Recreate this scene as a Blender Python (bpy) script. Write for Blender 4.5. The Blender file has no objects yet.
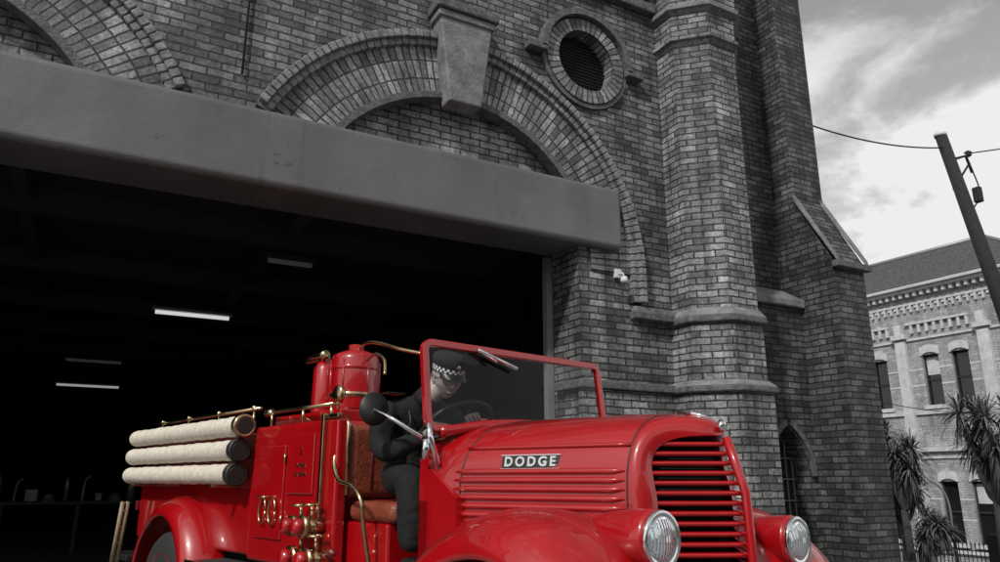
import bpy, bmesh, math, random
from mathutils import Vector, Matrix, noise
random.seed(7)
sc=bpy.context.scene
PI=math.pi
# ------------------------------------------------------------ materials
def new_mat(name):
    m=bpy.data.materials.new(name); m.use_nodes=True
    nt=m.node_tree; b=nt.nodes['Principled BSDF']
    return m,nt,b
def plain(name,col,rough=.5,metal=0,coat=0,spec=.5,nscale=0,namt=.15,bump=0,bscale=40,emit=None,coatr=.05,rvar=0):
    m,nt,b=new_mat(name)
    if not isinstance(col,(tuple,list)): col=(col,col,col)
    b.inputs['Base Color'].default_value=(*col,1)
    b.inputs['Roughness'].default_value=rough
    b.inputs['Metallic'].default_value=metal
    b.inputs['Coat Weight'].default_value=coat
    b.inputs['Coat Roughness'].default_value=coatr
    b.inputs['Specular IOR Level'].default_value=spec
    tc=nt.nodes.new('ShaderNodeTexCoord')
    if nscale:
        n=nt.nodes.new('ShaderNodeTexNoise'); n.inputs['Scale'].default_value=nscale; n.inputs['Detail'].default_value=8
        n.inputs['Roughness'].default_value=.65
        nt.links.new(tc.outputs['Object'],n.inputs['Vector'])
        mr=nt.nodes.new('ShaderNodeMapRange'); mr.inputs['From Min'].default_value=.3; mr.inputs['From Max'].default_value=.7
        mr.inputs['To Min'].default_value=1-namt; mr.inputs['To Max'].default_value=1+namt
        nt.links.new(n.outputs['Fac'],mr.inputs['Value'])
        mx=nt.nodes.new('ShaderNodeMix'); mx.data_type='RGBA'; mx.blend_type='MULTIPLY'; mx.inputs['Factor'].default_value=1
        mx.inputs['A'].default_value=(*col,1)
        nt.links.new(mr.outputs['Result'],mx.inputs['B']); nt.links.new(mx.outputs['Result'],b.inputs['Base Color'])
        if rvar:
            m3=nt.nodes.new('ShaderNodeMapRange'); m3.inputs['From Min'].default_value=.35; m3.inputs['From Max'].default_value=.65
            m3.inputs['To Min'].default_value=max(.01,coatr-rvar); m3.inputs['To Max'].default_value=coatr+rvar
            nt.links.new(n.outputs['Fac'],m3.inputs['Value']); nt.links.new(m3.outputs['Result'],b.inputs['Coat Roughness'])
    if bump:
        n2=nt.nodes.new('ShaderNodeTexNoise'); n2.inputs['Scale'].default_value=bscale; n2.inputs['Detail'].default_value=6
        nt.links.new(tc.outputs['Object'],n2.inputs['Vector'])
        bp=nt.nodes.new('ShaderNodeBump'); bp.inputs['Strength'].default_value=bump; bp.inputs['Distance'].default_value=.02
        nt.links.new(n2.outputs['Fac'],bp.inputs['Height']); nt.links.new(bp.outputs['Normal'],b.inputs['Normal'])
    if emit:
        b.inputs['Emission Color'].default_value=(1,1,1,1); b.inputs['Emission Strength'].default_value=emit
    return m
def mulmix(nt,a,b_):
    mx=nt.nodes.new('ShaderNodeMix'); mx.data_type='RGBA'; mx.blend_type='MULTIPLY'; mx.inputs['Factor'].default_value=1
    nt.links.new(a,mx.inputs['A']); nt.links.new(b_,mx.inputs['B']); return mx.outputs['Result']
def streaks(nt,lo=.55,hi=1.15,sx=2.6,sz=.28):
    tc=nt.nodes.new('ShaderNodeTexCoord'); mp=nt.nodes.new('ShaderNodeMapping'); mp.inputs['Scale'].default_value=(sx,sx,sz)
    nt.links.new(tc.outputs['Object'],mp.inputs['Vector'])
    n=nt.nodes.new('ShaderNodeTexNoise'); n.inputs['Scale'].default_value=1.3; n.inputs['Detail'].default_value=7; n.inputs['Roughness'].default_value=.62
    nt.links.new(mp.outputs[0],n.inputs['Vector'])
    mr=nt.nodes.new('ShaderNodeMapRange'); mr.inputs['From Min'].default_value=.36; mr.inputs['From Max'].default_value=.60
    mr.inputs['To Min'].default_value=lo; mr.inputs['To Max'].default_value=hi
    nt.links.new(n.outputs['Fac'],mr.inputs['Value']); return mr.outputs['Result']
def brick(name,c1,c2,mor,bw=.27,bh=.09,ms=.011,bump=1.0,stain=.5,offset=.5,st_lo=.5):
    m,nt,b=new_mat(name)
    uv=nt.nodes.new('ShaderNodeUVMap')
    nz=nt.nodes.new('ShaderNodeTexNoise'); nz.inputs['Scale'].default_value=6; nz.inputs['Detail'].default_value=4
    nt.links.new(uv.outputs['UV'],nz.inputs['Vector'])
    sub=nt.nodes.new('ShaderNodeVectorMath'); sub.operation='MULTIPLY_ADD'
    sub.inputs[1].default_value=(.026,.026,0); nt.links.new(nz.outputs['Color'],sub.inputs[0]); nt.links.new(uv.outputs['UV'],sub.inputs[2])
    t=nt.nodes.new('ShaderNodeTexBrick'); t.offset=offset
    t.inputs['Scale'].default_value=1; t.inputs['Brick Width'].default_value=bw; t.inputs['Row Height'].default_value=bh
    t.inputs['Mortar Size'].default_value=ms; t.inputs['Mortar Smooth'].default_value=.3; t.inputs['Bias'].default_value=-.1
    t.inputs['Color1'].default_value=(c1,c1,c1,1); t.inputs['Color2'].default_value=(c2,c2,c2,1); t.inputs['Mortar'].default_value=(mor,mor,mor,1)
    nt.links.new(sub.outputs[0],t.inputs['Vector'])
    n=nt.nodes.new('ShaderNodeTexNoise'); n.inputs['Scale'].default_value=1.5; n.inputs['Detail'].default_value=9; n.inputs['Roughness'].default_value=.74
    tc=nt.nodes.new('ShaderNodeTexCoord'); nt.links.new(tc.outputs['Object'],n.inputs['Vector'])
    mr=nt.nodes.new('ShaderNodeMapRange'); mr.inputs['From Min'].default_value=.37; mr.inputs['From Max'].default_value=.63
    mr.inputs['To Min'].default_value=1-stain; mr.inputs['To Max'].default_value=1+stain
    nt.links.new(n.outputs['Fac'],mr.inputs['Value'])
    c=mulmix(nt,t.outputs['Color'],mr.outputs['Result'])
    n3=nt.nodes.new('ShaderNodeTexNoise'); n3.inputs['Scale'].default_value=24; n3.inputs['Detail'].default_value=8; n3.inputs['Roughness'].default_value=.78
    nt.links.new(uv.outputs['UV'],n3.inputs['Vector'])
    mr3=nt.nodes.new('ShaderNodeMapRange'); mr3.inputs['From Min'].default_value=.35; mr3.inputs['From Max'].default_value=.65
    mr3.inputs['To Min'].default_value=.38; mr3.inputs['To Max'].default_value=1.65
    nt.links.new(n3.outputs['Fac'],mr3.inputs['Value'])
    c=mulmix(nt,c,mr3.outputs['Result'])
    c=mulmix(nt,c,streaks(nt,st_lo,1.18))
    nt.links.new(c,b.inputs['Base Color'])
    b.inputs['Roughness'].default_value=.6; b.inputs['Specular IOR Level'].default_value=.4
    inv=nt.nodes.new('ShaderNodeMath'); inv.operation='MULTIPLY_ADD'; inv.inputs[1].default_value=-1; inv.inputs[2].default_value=1
    nt.links.new(t.outputs['Fac'],inv.inputs[0])
    ad=nt.nodes.new('ShaderNodeMath'); ad.operation='MULTIPLY_ADD'; ad.inputs[1].default_value=.9
    nt.links.new(n3.outputs['Fac'],ad.inputs[0]); nt.links.new(inv.outputs[0],ad.inputs[2])
    bp=nt.nodes.new('ShaderNodeBump'); bp.inputs['Strength'].default_value=bump; bp.inputs['Distance'].default_value=.018
    nt.links.new(ad.outputs[0],bp.inputs['Height']); nt.links.new(bp.outputs['Normal'],b.inputs['Normal'])
    return m
M={}
M['brick']=brick('brick_wall_mat',.08,.25,.028)
M['arch']=brick('arch_brick_mat',.13,.34,.035,bw=.235,bh=.085,offset=0,st_lo=.65)
M['turret']=brick('turret_brick_mat',.14,.34,.03)
M['tymp']=brick('tympanum_brick_mat',.26,.44,.07)
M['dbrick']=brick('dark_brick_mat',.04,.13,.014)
M['trim']=plain('brick_trim_mat',.10,.8,nscale=14,namt=.6,bump=.6,bscale=40)
M['label']=plain('label_brick_mat',.20,.8,nscale=9,namt=.6,bump=.6,bscale=40)
M['stone']=plain('stone_mat',.17,.8,nscale=5,namt=.5,bump=.6,bscale=25)
m,nt,b=new_mat('painted_lintel_mat'); M['lintel']=m
tc=nt.nodes.new('ShaderNodeTexCoord')
n=nt.nodes.new('ShaderNodeTexNoise'); n.inputs['Scale'].default_value=.9; n.inputs['Detail'].default_value=9; n.inputs['Roughness'].default_value=.6; nt.links.new(tc.outputs['Object'],n.inputs['Vector'])
cr=nt.nodes.new('ShaderNodeValToRGB'); cr.color_ramp.elements[0].position=.3; cr.color_ramp.elements[0].color=(.095,.095,.095,1); cr.color_ramp.elements[1].position=.7; cr.color_ramp.elements[1].color=(.15,.15,.15,1)
nt.links.new(n.outputs['Fac'],cr.inputs['Fac'])
c=mulmix(nt,cr.outputs['Color'],streaks(nt,.88,1.04,1.1,.25))
mp=nt.nodes.new('ShaderNodeMapping'); mp.inputs['Scale'].default_value=(2.3,.1,.12); nt.links.new(tc.outputs['Object'],mp.inputs['Vector'])
ns=nt.nodes.new('ShaderNodeTexNoise'); ns.inputs['Scale'].default_value=2.2; ns.inputs['Detail'].default_value=3; nt.links.new(mp.outputs[0],ns.inputs['Vector'])
mr=nt.nodes.new('ShaderNodeMapRange'); mr.inputs['From Min'].default_value=.62; mr.inputs['From Max'].default_value=.72; mr.inputs['To Min'].default_value=1; mr.inputs['To Max'].default_value=.6
nt.links.new(ns.outputs['Fac'],mr.inputs['Value']); c=mulmix(nt,c,mr.outputs['Result'])
v_=nt.nodes.new('ShaderNodeTexNoise'); v_.inputs['Scale'].default_value=4.2; v_.inputs['Detail'].default_value=10; v_.inputs['Roughness'].default_value=.8; nt.links.new(tc.outputs['Object'],v_.inputs['Vector'])
mr=nt.nodes.new('ShaderNodeMapRange'); mr.inputs['From Min'].default_value=.62; mr.inputs['From Max'].default_value=.65; mr.inputs['To Min'].default_value=1; mr.inputs['To Max'].default_value=.45
nt.links.new(v_.outputs['Fac'],mr.inputs['Value']); c=mulmix(nt,c,mr.outputs['Result'])
nt.links.new(c,b.inputs['Base Color']); b.inputs['Roughness'].default_value=.5
bp=nt.nodes.new('ShaderNodeBump'); bp.inputs['Strength'].default_value=.4; bp.inputs['Distance'].default_value=.02; nt.links.new(v_.outputs['Fac'],bp.inputs['Height']); nt.links.new(bp.outputs['Normal'],b.inputs['Normal'])
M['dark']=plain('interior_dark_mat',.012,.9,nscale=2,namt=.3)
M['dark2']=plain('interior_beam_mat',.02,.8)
M['black']=plain('black_mat',.012,.5)
M['void']=plain('matt_black_mat',.008,.9)
M['glassdark']=plain('dark_glass_mat',.012,.08,spec=.6)
M['lampwhite']=plain('fluorescent_mat',.5,.4,emit=.6)
M['lampmid']=plain('fluorescent_far_mat',.4,.4,emit=.28)
M['lampdim']=plain('fluorescent_dim_mat',.06,.4,emit=.018)
M['white']=plain('white_paint_mat',.6,.5)
M['grey']=plain('grey_metal_mat',.25,.45,metal=.3)
M['gear']=plain('equipment_metal_mat',.12,.4,metal=.4,nscale=8,namt=.5)
M['asphalt']=plain('asphalt_mat',.05,.9,nscale=60,namt=.4,bump=.5,bscale=120)
M['conc']=plain('concrete_mat',.16,.85,nscale=3,namt=.25,bump=.2,bscale=60)
M['red']=plain('fire_red_paint_mat',(.34,.0018,.0045),.32,coat=1.0,coatr=.025,spec=.4,nscale=4,namt=.12,rvar=.015)
M['reddk']=plain('dark_red_paint_mat',(.14,.003,.005),.45,coat=.4)
M['chrome']=plain('chrome_mat',.78,.08,metal=1,nscale=9,namt=.12)
M['brass']=plain('brass_mat',(.48,.36,.21),.22,metal=1,nscale=20,namt=.3)
M['leather']=plain('leather_mat',(.21,.045,.022),.42,nscale=12,namt=.3,bump=.35,bscale=50)
M['hose']=plain('canvas_hose_mat',(.66,.60,.50),.85,nscale=22,namt=.2,bump=.6,bscale=110)
M['rubber']=plain('rubber_mat',.02,.75,bump=.2)
M['wood']=plain('ash_wood_mat',(.26,.20,.12),.6,nscale=18,namt=.3)
M['skin']=plain('skin_mat',(.34,.29,.27),.5,nscale=22,namt=.14,bump=.15,bscale=150)
M['lips']=plain('lips_mat',(.22,.17,.16),.5)
M['hair']=plain('hair_mat',(.10,.10,.10),.8,nscale=90,namt=.5,bump=.5,bscale=200)
M['cloth']=plain('black_uniform_mat',.010,.85,spec=.3,nscale=16,namt=.4,bump=.8,bscale=13)
M['shoe']=plain('shoe_mat',.012,.3)
M['roof']=plain('slate_mat',.08,.6,nscale=8,namt=.5,bump=.4,bscale=30)
M['obrick']=brick('office_brick_mat',.26,.38,.2,bw=.24,bh=.086,ms=.009,bump=.3,stain=.2,st_lo=.8)
M['ostone']=plain('office_stone_mat',.52,.8,nscale=4,namt=.22)
M['pole']=plain('pole_wood_mat',.02,.9,nscale=20,namt=.5,bump=.5)
M['leaf']=plain('leaf_mat',.12,.45,nscale=3,namt=.6)
M['leafd']=plain('dead_leaf_mat',.05,.8,nscale=5,namt=.5)
M['bark']=plain('bark_mat',.06,.9,nscale=20,namt=.4,bump=.6)
m,nt,b=new_mat('check_band_mat'); M['check']=m
uv=nt.nodes.new('ShaderNodeUVMap'); ck=nt.nodes.new('ShaderNodeTexChecker'); ck.inputs['Scale'].default_value=1
ck.inputs['Color1'].default_value=(.75,.75,.75,1); ck.inputs['Color2'].default_value=(.01,.01,.01,1)
nt.links.new(uv.outputs['UV'],ck.inputs['Vector']); nt.links.new(ck.outputs['Color'],b.inputs['Base Color'])
def thin_glass(name,tint=.92):
    m=bpy.data.materials.new(name); m.use_nodes=True; nt=m.node_tree; nt.nodes.clear()
    o=nt.nodes.new('ShaderNodeOutputMaterial'); mx=nt.nodes.new('ShaderNodeMixShader')
    tr=nt.nodes.new('ShaderNodeBsdfTransparent'); tr.inputs[0].default_value=(tint,tint,tint,1)
    gl=nt.nodes.new('ShaderNodeBsdfGlossy'); gl.inputs['Roughness'].default_value=.02
    fr=nt.nodes.new('ShaderNodeFresnel'); fr.inputs['IOR'].default_value=1.3
    nt.links.new(fr.outputs[0],mx.inputs[0]); nt.links.new(tr.outputs[0],mx.inputs[1]); nt.links.new(gl.outputs[0],mx.inputs[2])
    nt.links.new(mx.outputs[0],o.inputs[0]); return m
M['glass']=thin_glass('windscreen_glass_mat')
m,nt,b=new_mat('headlamp_lens_mat'); M['lens']=m
b.inputs['Base Color'].default_value=(.75,.80,.84,1); b.inputs['Roughness'].default_value=.06; b.inputs['Metallic'].default_value=.75
tc=nt.nodes.new('ShaderNodeTexCoord'); wv=nt.nodes.new('ShaderNodeTexWave'); wv.bands_direction='Y'; wv.inputs['Scale'].default_value=22; wv.inputs['Distortion'].default_value=.6
nt.links.new(tc.outputs['Object'],wv.inputs['Vector']); bp=nt.nodes.new('ShaderNodeBump'); bp.inputs['Strength'].default_value=.8; bp.inputs['Distance'].default_value=.012
nt.links.new(wv.outputs['Fac'],bp.inputs['Height']); nt.links.new(bp.outputs['Normal'],b.inputs['Normal'])
# ------------------------------------------------------------ helpers
def empty(name,loc=(0,0,0),rz=0):
    e=bpy.data.objects.new(name,None); sc.collection.objects.link(e); e.location=loc; e.rotation_euler=(0,0,rz); e.empty_display_size=.2
    return e
def mk(name,verts,faces,mat,parent=None,smooth=False,uvs=None,box=True):
    me=bpy.data.meshes.new(name); me.from_pydata([tuple(v) for v in verts],[],faces); me.update()
    o=bpy.data.objects.new(name,me); sc.collection.objects.link(o)
    if mat: me.materials.append(M[mat] if isinstance(mat,str) else mat)
    if parent: o.parent=parent
    if smooth:
        for p in me.polygons: p.use_smooth=True
    ul=me.uv_layers.new(name='UVMap')
    if uvs:
        for l in me.loops: ul.data[l.index].uv=uvs[l.vertex_index]
    elif box:
        for p in me.polygons:
            n=p.normal
            if abs(n.z)>.9:
                for li in p.loop_indices:
                    c=me.vertices[me.loops[li].vertex_index].co; ul.data[li].uv=(c.x,c.y)
            else:
                t=Vector((-n.y,n.x)).normalized(); k=1/math.sqrt(max(1e-3,1-n.z*n.z))
                for li in p.loop_indices:
                    c=me.vertices[me.loops[li].vertex_index].co; ul.data[li].uv=(c.x*t.x+c.y*t.y,c.z*k)
    return o
def bevel(o,w=.01,seg=2):
    md=o.modifiers.new('bev','BEVEL'); md.width=w; md.segments=seg; md.limit_method='ANGLE'; md.angle_limit=math.radians(35); return o
def boxvf(x0,x1,y0,y1,z0,z1):
    v=[(x0,y0,z0),(x1,y0,z0),(x1,y1,z0),(x0,y1,z0),(x0,y0,z1),(x1,y0,z1),(x1,y1,z1),(x0,y1,z1)]
    f=[(0,3,2,1),(4,5,6,7),(0,1,5,4),(1,2,6,5),(2,3,7,6),(3,0,4,7)]
    return v,f
def box(name,x0,x1,y0,y1,z0,z1,mat,parent=None,bev=0,seg=2):
    v,f=boxvf(x0,x1,y0,y1,z0,z1); o=mk(name,v,f,mat,parent)
    if bev: bevel(o,bev,seg)
    return o
class Acc:
    def __init__(s): s.v=[];s.f=[]
    def add(s,v,f):
        n=len(s.v); s.v+= [tuple(a) for a in v]; s.f+=[tuple(i+n for i in q) for q in f]
    def box(s,*a): s.add(*boxvf(*a))
    def make(s,name,mat,parent=None,**k): return mk(name,s.v,s.f,mat,parent,**k)
def tubevf(pts,rad,n=10,cap=True):
    pts=[Vector(p) for p in pts]
    if not isinstance(rad,(list,tuple)): rad=[rad]*len(pts)
    v=[];f=[]; t0=(pts[1]-pts[0]).normalized(); ref=Vector((0,0,1)) if abs(t0.z)<.9 else Vector((1,0,0))
    u=t0.cross(ref).normalized()
    for i,p in enumerate(pts):
        a=pts[max(0,i-1)];c=pts[min(len(pts)-1,i+1)]; t=(c-a).normalized()
        u=(u-t*u.dot(t)).normalized(); w=t.cross(u)
        for j in range(n):
            an=2*PI*j/n; v.append(p+(u*math.cos(an)+w*math.sin(an))*rad[i])
    for i in range(len(pts)-1):
        for j in range(n): f.append((i*n+j,i*n+(j+1)%n,(i+1)*n+(j+1)%n,(i+1)*n+j))
    if cap: f.append(tuple(range(n))[::-1]); f.append(tuple(range((len(pts)-1)*n,len(pts)*n)))
    return v,f
def smoothpath(pts,k=6):
    P=[Vector(p) for p in pts]; out=[]
    for i in range(len(P)-1):
        p0=P[max(0,i-1)];p1=P[i];p2=P[i+1];p3=P[min(len(P)-1,i+2)]
        for j in range(k):
            t=j/k; out.append(.5*((2*p1)+(p2-p0)*t+(2*p0-5*p1+4*p2-p3)*t*t+(3*p1-p0-3*p2+p3)*t**3))
    out.append(P[-1]); return out
def tube(name,pts,rad,mat,parent=None,n=10,sm=False):
    if sm: pts=smoothpath(pts)
    v,f=tubevf(pts,rad,n); return mk(name,v,f,mat,parent,smooth=True)
def lathe(name,prof,mat,parent,origin=(0,0,0),axis='z',n=32,smooth=True):
    v=[];f=[]
    for (r,h) in prof:
        for j in range(n):
            a=2*PI*j/n; c,s=r*math.cos(a),r*math.sin(a)
            p={'z':(c,s,h),'x':(h,c,s),'y':(s,h,c)}[axis]
            v.append((p[0]+origin[0],p[1]+origin[1],p[2]+origin[2]))
    for i in range(len(prof)-1):
        for j in range(n): f.append((i*n+j,i*n+(j+1)%n,(i+1)*n+(j+1)%n,(i+1)*n+j))
    f.append(tuple(range(n))[::-1]); f.append(tuple(range((len(prof)-1)*n,len(prof)*n)))
    return mk(name,v,f,mat,parent,smooth=smooth)
def loft(name,secs,mat,parent,smooth=True,closed=False):
    v=[];f=[];n=len(secs[0])
    for s in secs: v+=s
    for i in range(len(secs)-1):
        for j in range(n if closed else n-1):
            f.append((i*n+j,i*n+(j+1)%n,(i+1)*n+(j+1)%n,(i+1)*n+j))
    return mk(name,v,f,mat,parent,smooth=smooth)
# ============================================================ FIRE STATION
st=empty('fire_station')
LB,LT=4.08,4.92; XR=5.24
CZ=3.8; RO=2.6; RI=1.87; ARC=[3.55,-1.93]
OX,OZ,OR=5.42,6.75,.49
TOPZ=11.5
def arch_z(x,c,R):
    d=R*R-(x-c)**2
    return CZ+math.sqrt(d) if d>0 else -1
xs=set([-8,8.0,XR])
for c in ARC:
    a=math.sqrt(RI*RI-(LT-CZ)**2)
    for i in range(49): xs.add(round(c-a+2*a*i/48,5))
for i in range(41): xs.add(round(OX-OR*math.cos(PI*i/40),5))
xs=sorted(x for x in xs if -8<=x<=8)
A=Acc()
def lo(x):
    z=LT-.3
    for c in ARC:
        zz=arch_z(x,c,RI)
        if zz>LT-1e-4 and abs(x-c)<math.sqrt(RI*RI-(LT-CZ)**2)+1e-4: z=max(z,zz)
    return z
for xa,xb in zip(xs[:-1],xs[1:]):
    la,lb=lo(xa),lo(xb)
    if lo((xa+xb)/2)<=LT-.29: la=lb=LT-.3
    if xa>=XR-1e-6: la=lb=0
    if xa>=OX-OR-1e-4 and xb<=OX+OR+1e-4:
        ha=math.sqrt(max(0,OR*OR-(xa-OX)**2)); hb=math.sqrt(max(0,OR*OR-(xb-OX)**2))
        segs=[(la,lb,OZ-ha,OZ-hb),(OZ+ha,OZ+hb,TOPZ,TOPZ)]
    else: segs=[(la,lb,TOPZ,TOPZ)]
    for (a0,b0,a1,b1) in segs:
        A.add([(xa,0,a0),(xb,0,b0),(xb,0,b1),(xa,0,a1)],[(0,1,2,3)])
A.add([(XR,0,0),(XR,.6,0),(XR,.6,LB+.4),(XR,0,LB+.4)],[(0,1,2,3)])
A.make('front_wall','brick',st)
for i,c in enumerate(ARC):
    a=RI+.02
    mk('tympanum_%d'%i,[(c-a,.16,LT-.3),(c+a,.16,LT-.3),(c+a,.16,CZ+RI+.05),(c-a,.16,CZ+RI+.05)],[(0,1,2,3)],'tymp',st)
def arc_ring(name,cx,cz,r0,r1,a0,a1,yf,yb,mat,seg=60,closed=False):
    v=[];f=[];uv=[]
    rm=(r0+r1)/2
    for i in range(seg+1):
        a=a0+(a1-a0)*i/seg; c,s=math.cos(a),math.sin(a)
        for (r,y,u) in ((r0,yb,r0-(yb-yf)),(r0,yf,r0),(r1,yf,r1),(r1,yb,r1+(yb-yf))):
            v.append((cx+r*c,y,cz+r*s)); uv.append((u-r0+.004,a*rm))
    for i in range(seg):
        for j in range(3): f.append((i*4+j,i*4+j+1,i*4+4+j+1,i*4+4+j))
    if not closed:
        f.append((0,1,2,3)); f.append(tuple(seg*4+k for k in (3,2,1,0)))
    return mk(name,v,f,mat,st,uvs=uv)
for i,c in enumerate(ARC):
    aL=PI-math.asin((LT-.25-CZ)/RO)
    a0=0 if i==0 else math.asin((LT-.25-CZ)/RO)
    arc_ring('arch_ring_%d'%i,c,CZ,RI,RO-.10,a0,aL,-.03,.16,'arch',90)
    arc_ring('arch_inner_roll_%d'%i,c,CZ,RI-.035,RI+.045,.5,PI-.5,-.07,.10,'trim',60)
    aLl=PI-math.asin((LT+.03-CZ)/RO); a0l=0 if i==0 else math.asin((LT+.03-CZ)/RO)
    L=Acc(); a=a0l; step=.095/RO
    while a+step*.86<aLl:
        a2=a+step*.86
        pr=-.140+random.uniform(-.007,.007)
        for (r0,r1,y) in ((RO-.10,RO-.02,pr+.055),(RO-.02,RO+.075,pr)):
            vv=[]
            for (an) in (a,a2):
                for (r,yy) in ((r0,.02),(r0,y),(r1,y),(r1,.02)):
                    vv.append((c+r*math.cos(an),yy,CZ+r*math.sin(an)))
            L.add(vv,[(0,1,5,4),(1,2,6,5),(2,3,7,6),(3,2,1,0),(4,5,6,7)])
        a+=step
    arc_ring('label_mortar_%d'%i,c,CZ,RO-.09,RO+.06,a0l,aLl,-.075,.02,'trim',90)
    if i==0:
        z=CZ
        while z>3.44:
            z-=.095
            L.box(c+RO-.10,c+RO-.02,-.09,.02,z,z+.082); L.box(c+RO-.02,c+RO+.075,-.145,.02,z,z+.082)
        box('label_mortar_leg',c+RO-.09,c+RO+.06,-.07,.01,3.42,CZ,'trim',st)
    bevel(L.make('label_moulding_%d'%i,'label',st),.008,1)
bevel(box('lintel_beam',-9,5.87,-.14,.62,LB,LT,'lintel',st),.07,5)
kx=3.5
K=[(kx-.21,5.5),(kx+.21,5.5),(kx+.36,6.66),(kx-.36,6.66)]
v=[(x,-.26,z) for x,z in K]+[(x,0,z) for x,z in K]
bevel(mk('keystone',v,[(0,1,2,3),(1,5,6,2),(5,4,7,6),(4,0,3,7),(4,5,1,0),(3,2,6,7)],'stone',st),.025,3)
bevel(box('keystone_cap',kx-.42,kx+.42,-.33,0,6.68,6.80,'trim',st),.02)
bevel(box('keystone_cap_neck',kx-.385,kx+.385,-.29,0,6.585,6.678,'stone',st),.02)
# oculus
arc_ring('oculus_ring',OX,OZ,OR-.04,OR+.14,0,2*PI,-.07,.25,'arch',72,True)
arc_ring('oculus_label',OX,OZ,OR+.17,OR+.26,-.02,PI+.02,-.14,0,'trim',48)
box('oculus_label_stop_l',OX-.95,OX-OR-.17,-.14,0,OZ-.07,OZ+.02,'trim',st,.01)
box('oculus_label_stop_r',OX+OR+.17,OX+.95,-.14,0,OZ-.07,OZ+.02,'trim',st,.01)
arc_ring('oculus_lower_roll',OX,OZ,OR+.15,OR+.21,PI,2*PI,-.05,0,'trim',40)
v=[(OX+OR*math.cos(2*PI*i/48),.18,OZ+OR*math.sin(2*PI*i/48)) for i in range(48)]
mk('oculus_glass',v,[tuple(range(48))],'void',st)
G=Acc()
for i in range(-9,10):
    d=i*.05; h=math.sqrt(max(0,OR*OR-d*d))
    G.box(OX+d-.004,OX+d+.004,.14,.15,OZ-h,OZ+h); G.box(OX-h,OX+h,.12,.138,OZ+d-.004,OZ+d+.004)
G.make('oculus_grille','dark2',st)
box('eaves_string',-8,6.7,-.12,0,7.88,8.04,'trim',st,.02)
box('eaves_string_upper',-8,6.7,-.2,0,8.2,8.4,'stone',st,.02)
D_=Acc(); x=4.0
while x<6.7: D_.box(x,x+.13,-.1,0,8.05,8.2); x+=.26
D_.make('dentils','trim',st)
# turret
TX,TY=7.36,-.10
def octa(h,cx=TX,cy=TY):
    k=h*math.tan(PI/8)
    return [(cx-k,cy-h),(cx+k,cy-h),(cx+h,cy-k),(cx+h,cy+k),(cx+k,cy+h),(cx-k,cy+h),(cx-h,cy+k),(cx-h,cy-k)]
def octp(name,h,z0,z1,mat,h2=None,bv=0):
    if h2 is None: h2=h
    a=octa(h);b_=octa(h2)
    v=[(x,y,z0) for x,y in a]+[(x,y,z1) for x,y in b_]
    f=[(i,(i+1)%8,8+(i+1)%8,8+i) for i in range(8)]+[tuple(range(8))[::-1],tuple(range(8,16))]
    o=mk(name,v,f,mat,st)
    if bv: bevel(o,bv)
    return o
octp('turret_shaft',.60,3.36,7.20,'turret')
octp('turret_mid',.64,2.42,3.16,'turret')
octp('turret_base',.70,0,2.26,'turret')
octp('turret_string_a',.70,3.16,3.25,'trim',bv=.02); octp('turret_string_a2',.69,3.25,3.36,'stone',.61)
octp('turret_string_b',.76,2.26,2.34,'trim',bv=.02); octp('turret_string_b2',.75,2.34,2.42,'stone',.65)
octp('turret_cap_a',.605,7.20,7.27,'trim',.65); octp('turret_cap_b',.665,7.27,7.34,'turret',bv=.01)
octp('turret_upper',.62,7.34,7.70,'turret'); octp('turret_cap_c',.63,7.70,7.77,'trim',.69); octp('turret_cap_d',.70,7.77,7.85,'stone',bv=.01)
octp('turret_top',.66,7.85,11.5,'turret')
box('wall_string_a',6.02,6.9,-.13,0,3.2,3.3,'trim',st,.015); box('wall_string_a2',6.05,6.9,-.09,0,3.3,3.37,'stone',st,.01)
box('wall_string_b',XR-.10,6.8,-.13,.0,2.27,2.37,'trim',st,.015); box('wall_string_b2',XR-.10,XR-.002,.002,.5,2.27,2.37,'trim',st,.015)
box('pier_plinth',XR-.06,6.8,-.08,-.001,0,2.262,'turret',st,.01)
box('door_frame',XR-.09,XR+.05,.62,.72,0,LB,'grey',st)
box('security_light_base',5.78,5.88,-.06,0,3.72,3.84,'white',st,.01)
tube('security_light_arm',[(5.83,-.05,3.78),(5.83,-.14,3.76),(5.83,-.16,3.72)],.012,'white',st)
lathe('security_light_head',[(.0,0),(.04,.0),(.05,.03),(.04,.08),(0,.09)],'white',st,(5.83,-.16,3.63),'z',16)
tube('conduit',[(1.0,-.03,5.3),(1.0,-.03,9)],.014,'dark2',st,6)
# tower behind
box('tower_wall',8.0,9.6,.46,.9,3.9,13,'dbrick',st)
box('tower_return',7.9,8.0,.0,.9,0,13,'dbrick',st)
NX,NR=8.90,.42
A=Acc()
nxs=[8.0]+[NX-NR*math.cos(PI*i/24) for i in range(25)]+[9.52]
def nz(x):
    d=abs(x-NX); R=2*NR*.95
    return 1.25+math.sqrt(max(0,R*R-(d+R-NR)**2))
for i in range(len(nxs)-1):
    xa,xb=nxs[i],nxs[i+1]
    if i==0 or i==len(nxs)-2: la=lb=-.5
    else: la,lb=nz(xa),nz(xb)
    A.add([(xa,.12,la),(xb,.12,lb),(xb,.12,3.75),(xa,.12,3.75)],[(0,1,2,3)])
    if 0<i<len(nxs)-2: A.add([(xa,.12,la),(xb,.12,lb),(xb,.5,lb),(xa,.5,la)],[(0,1,2,3)])
A.add([(NX-NR,.12,-.5),(NX-NR,.5,-.5),(NX-NR,.5,1.25),(NX-NR,.12,1.25)],[(0,1,2,3)])
A.add([(NX+NR,.12,-.5),(NX+NR,.5,-.5),(NX+NR,.5,1.25),(NX+NR,.12,1.25)],[(0,1,2,3)])
A.make('tower_lower_wall','dbrick',st)
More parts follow.
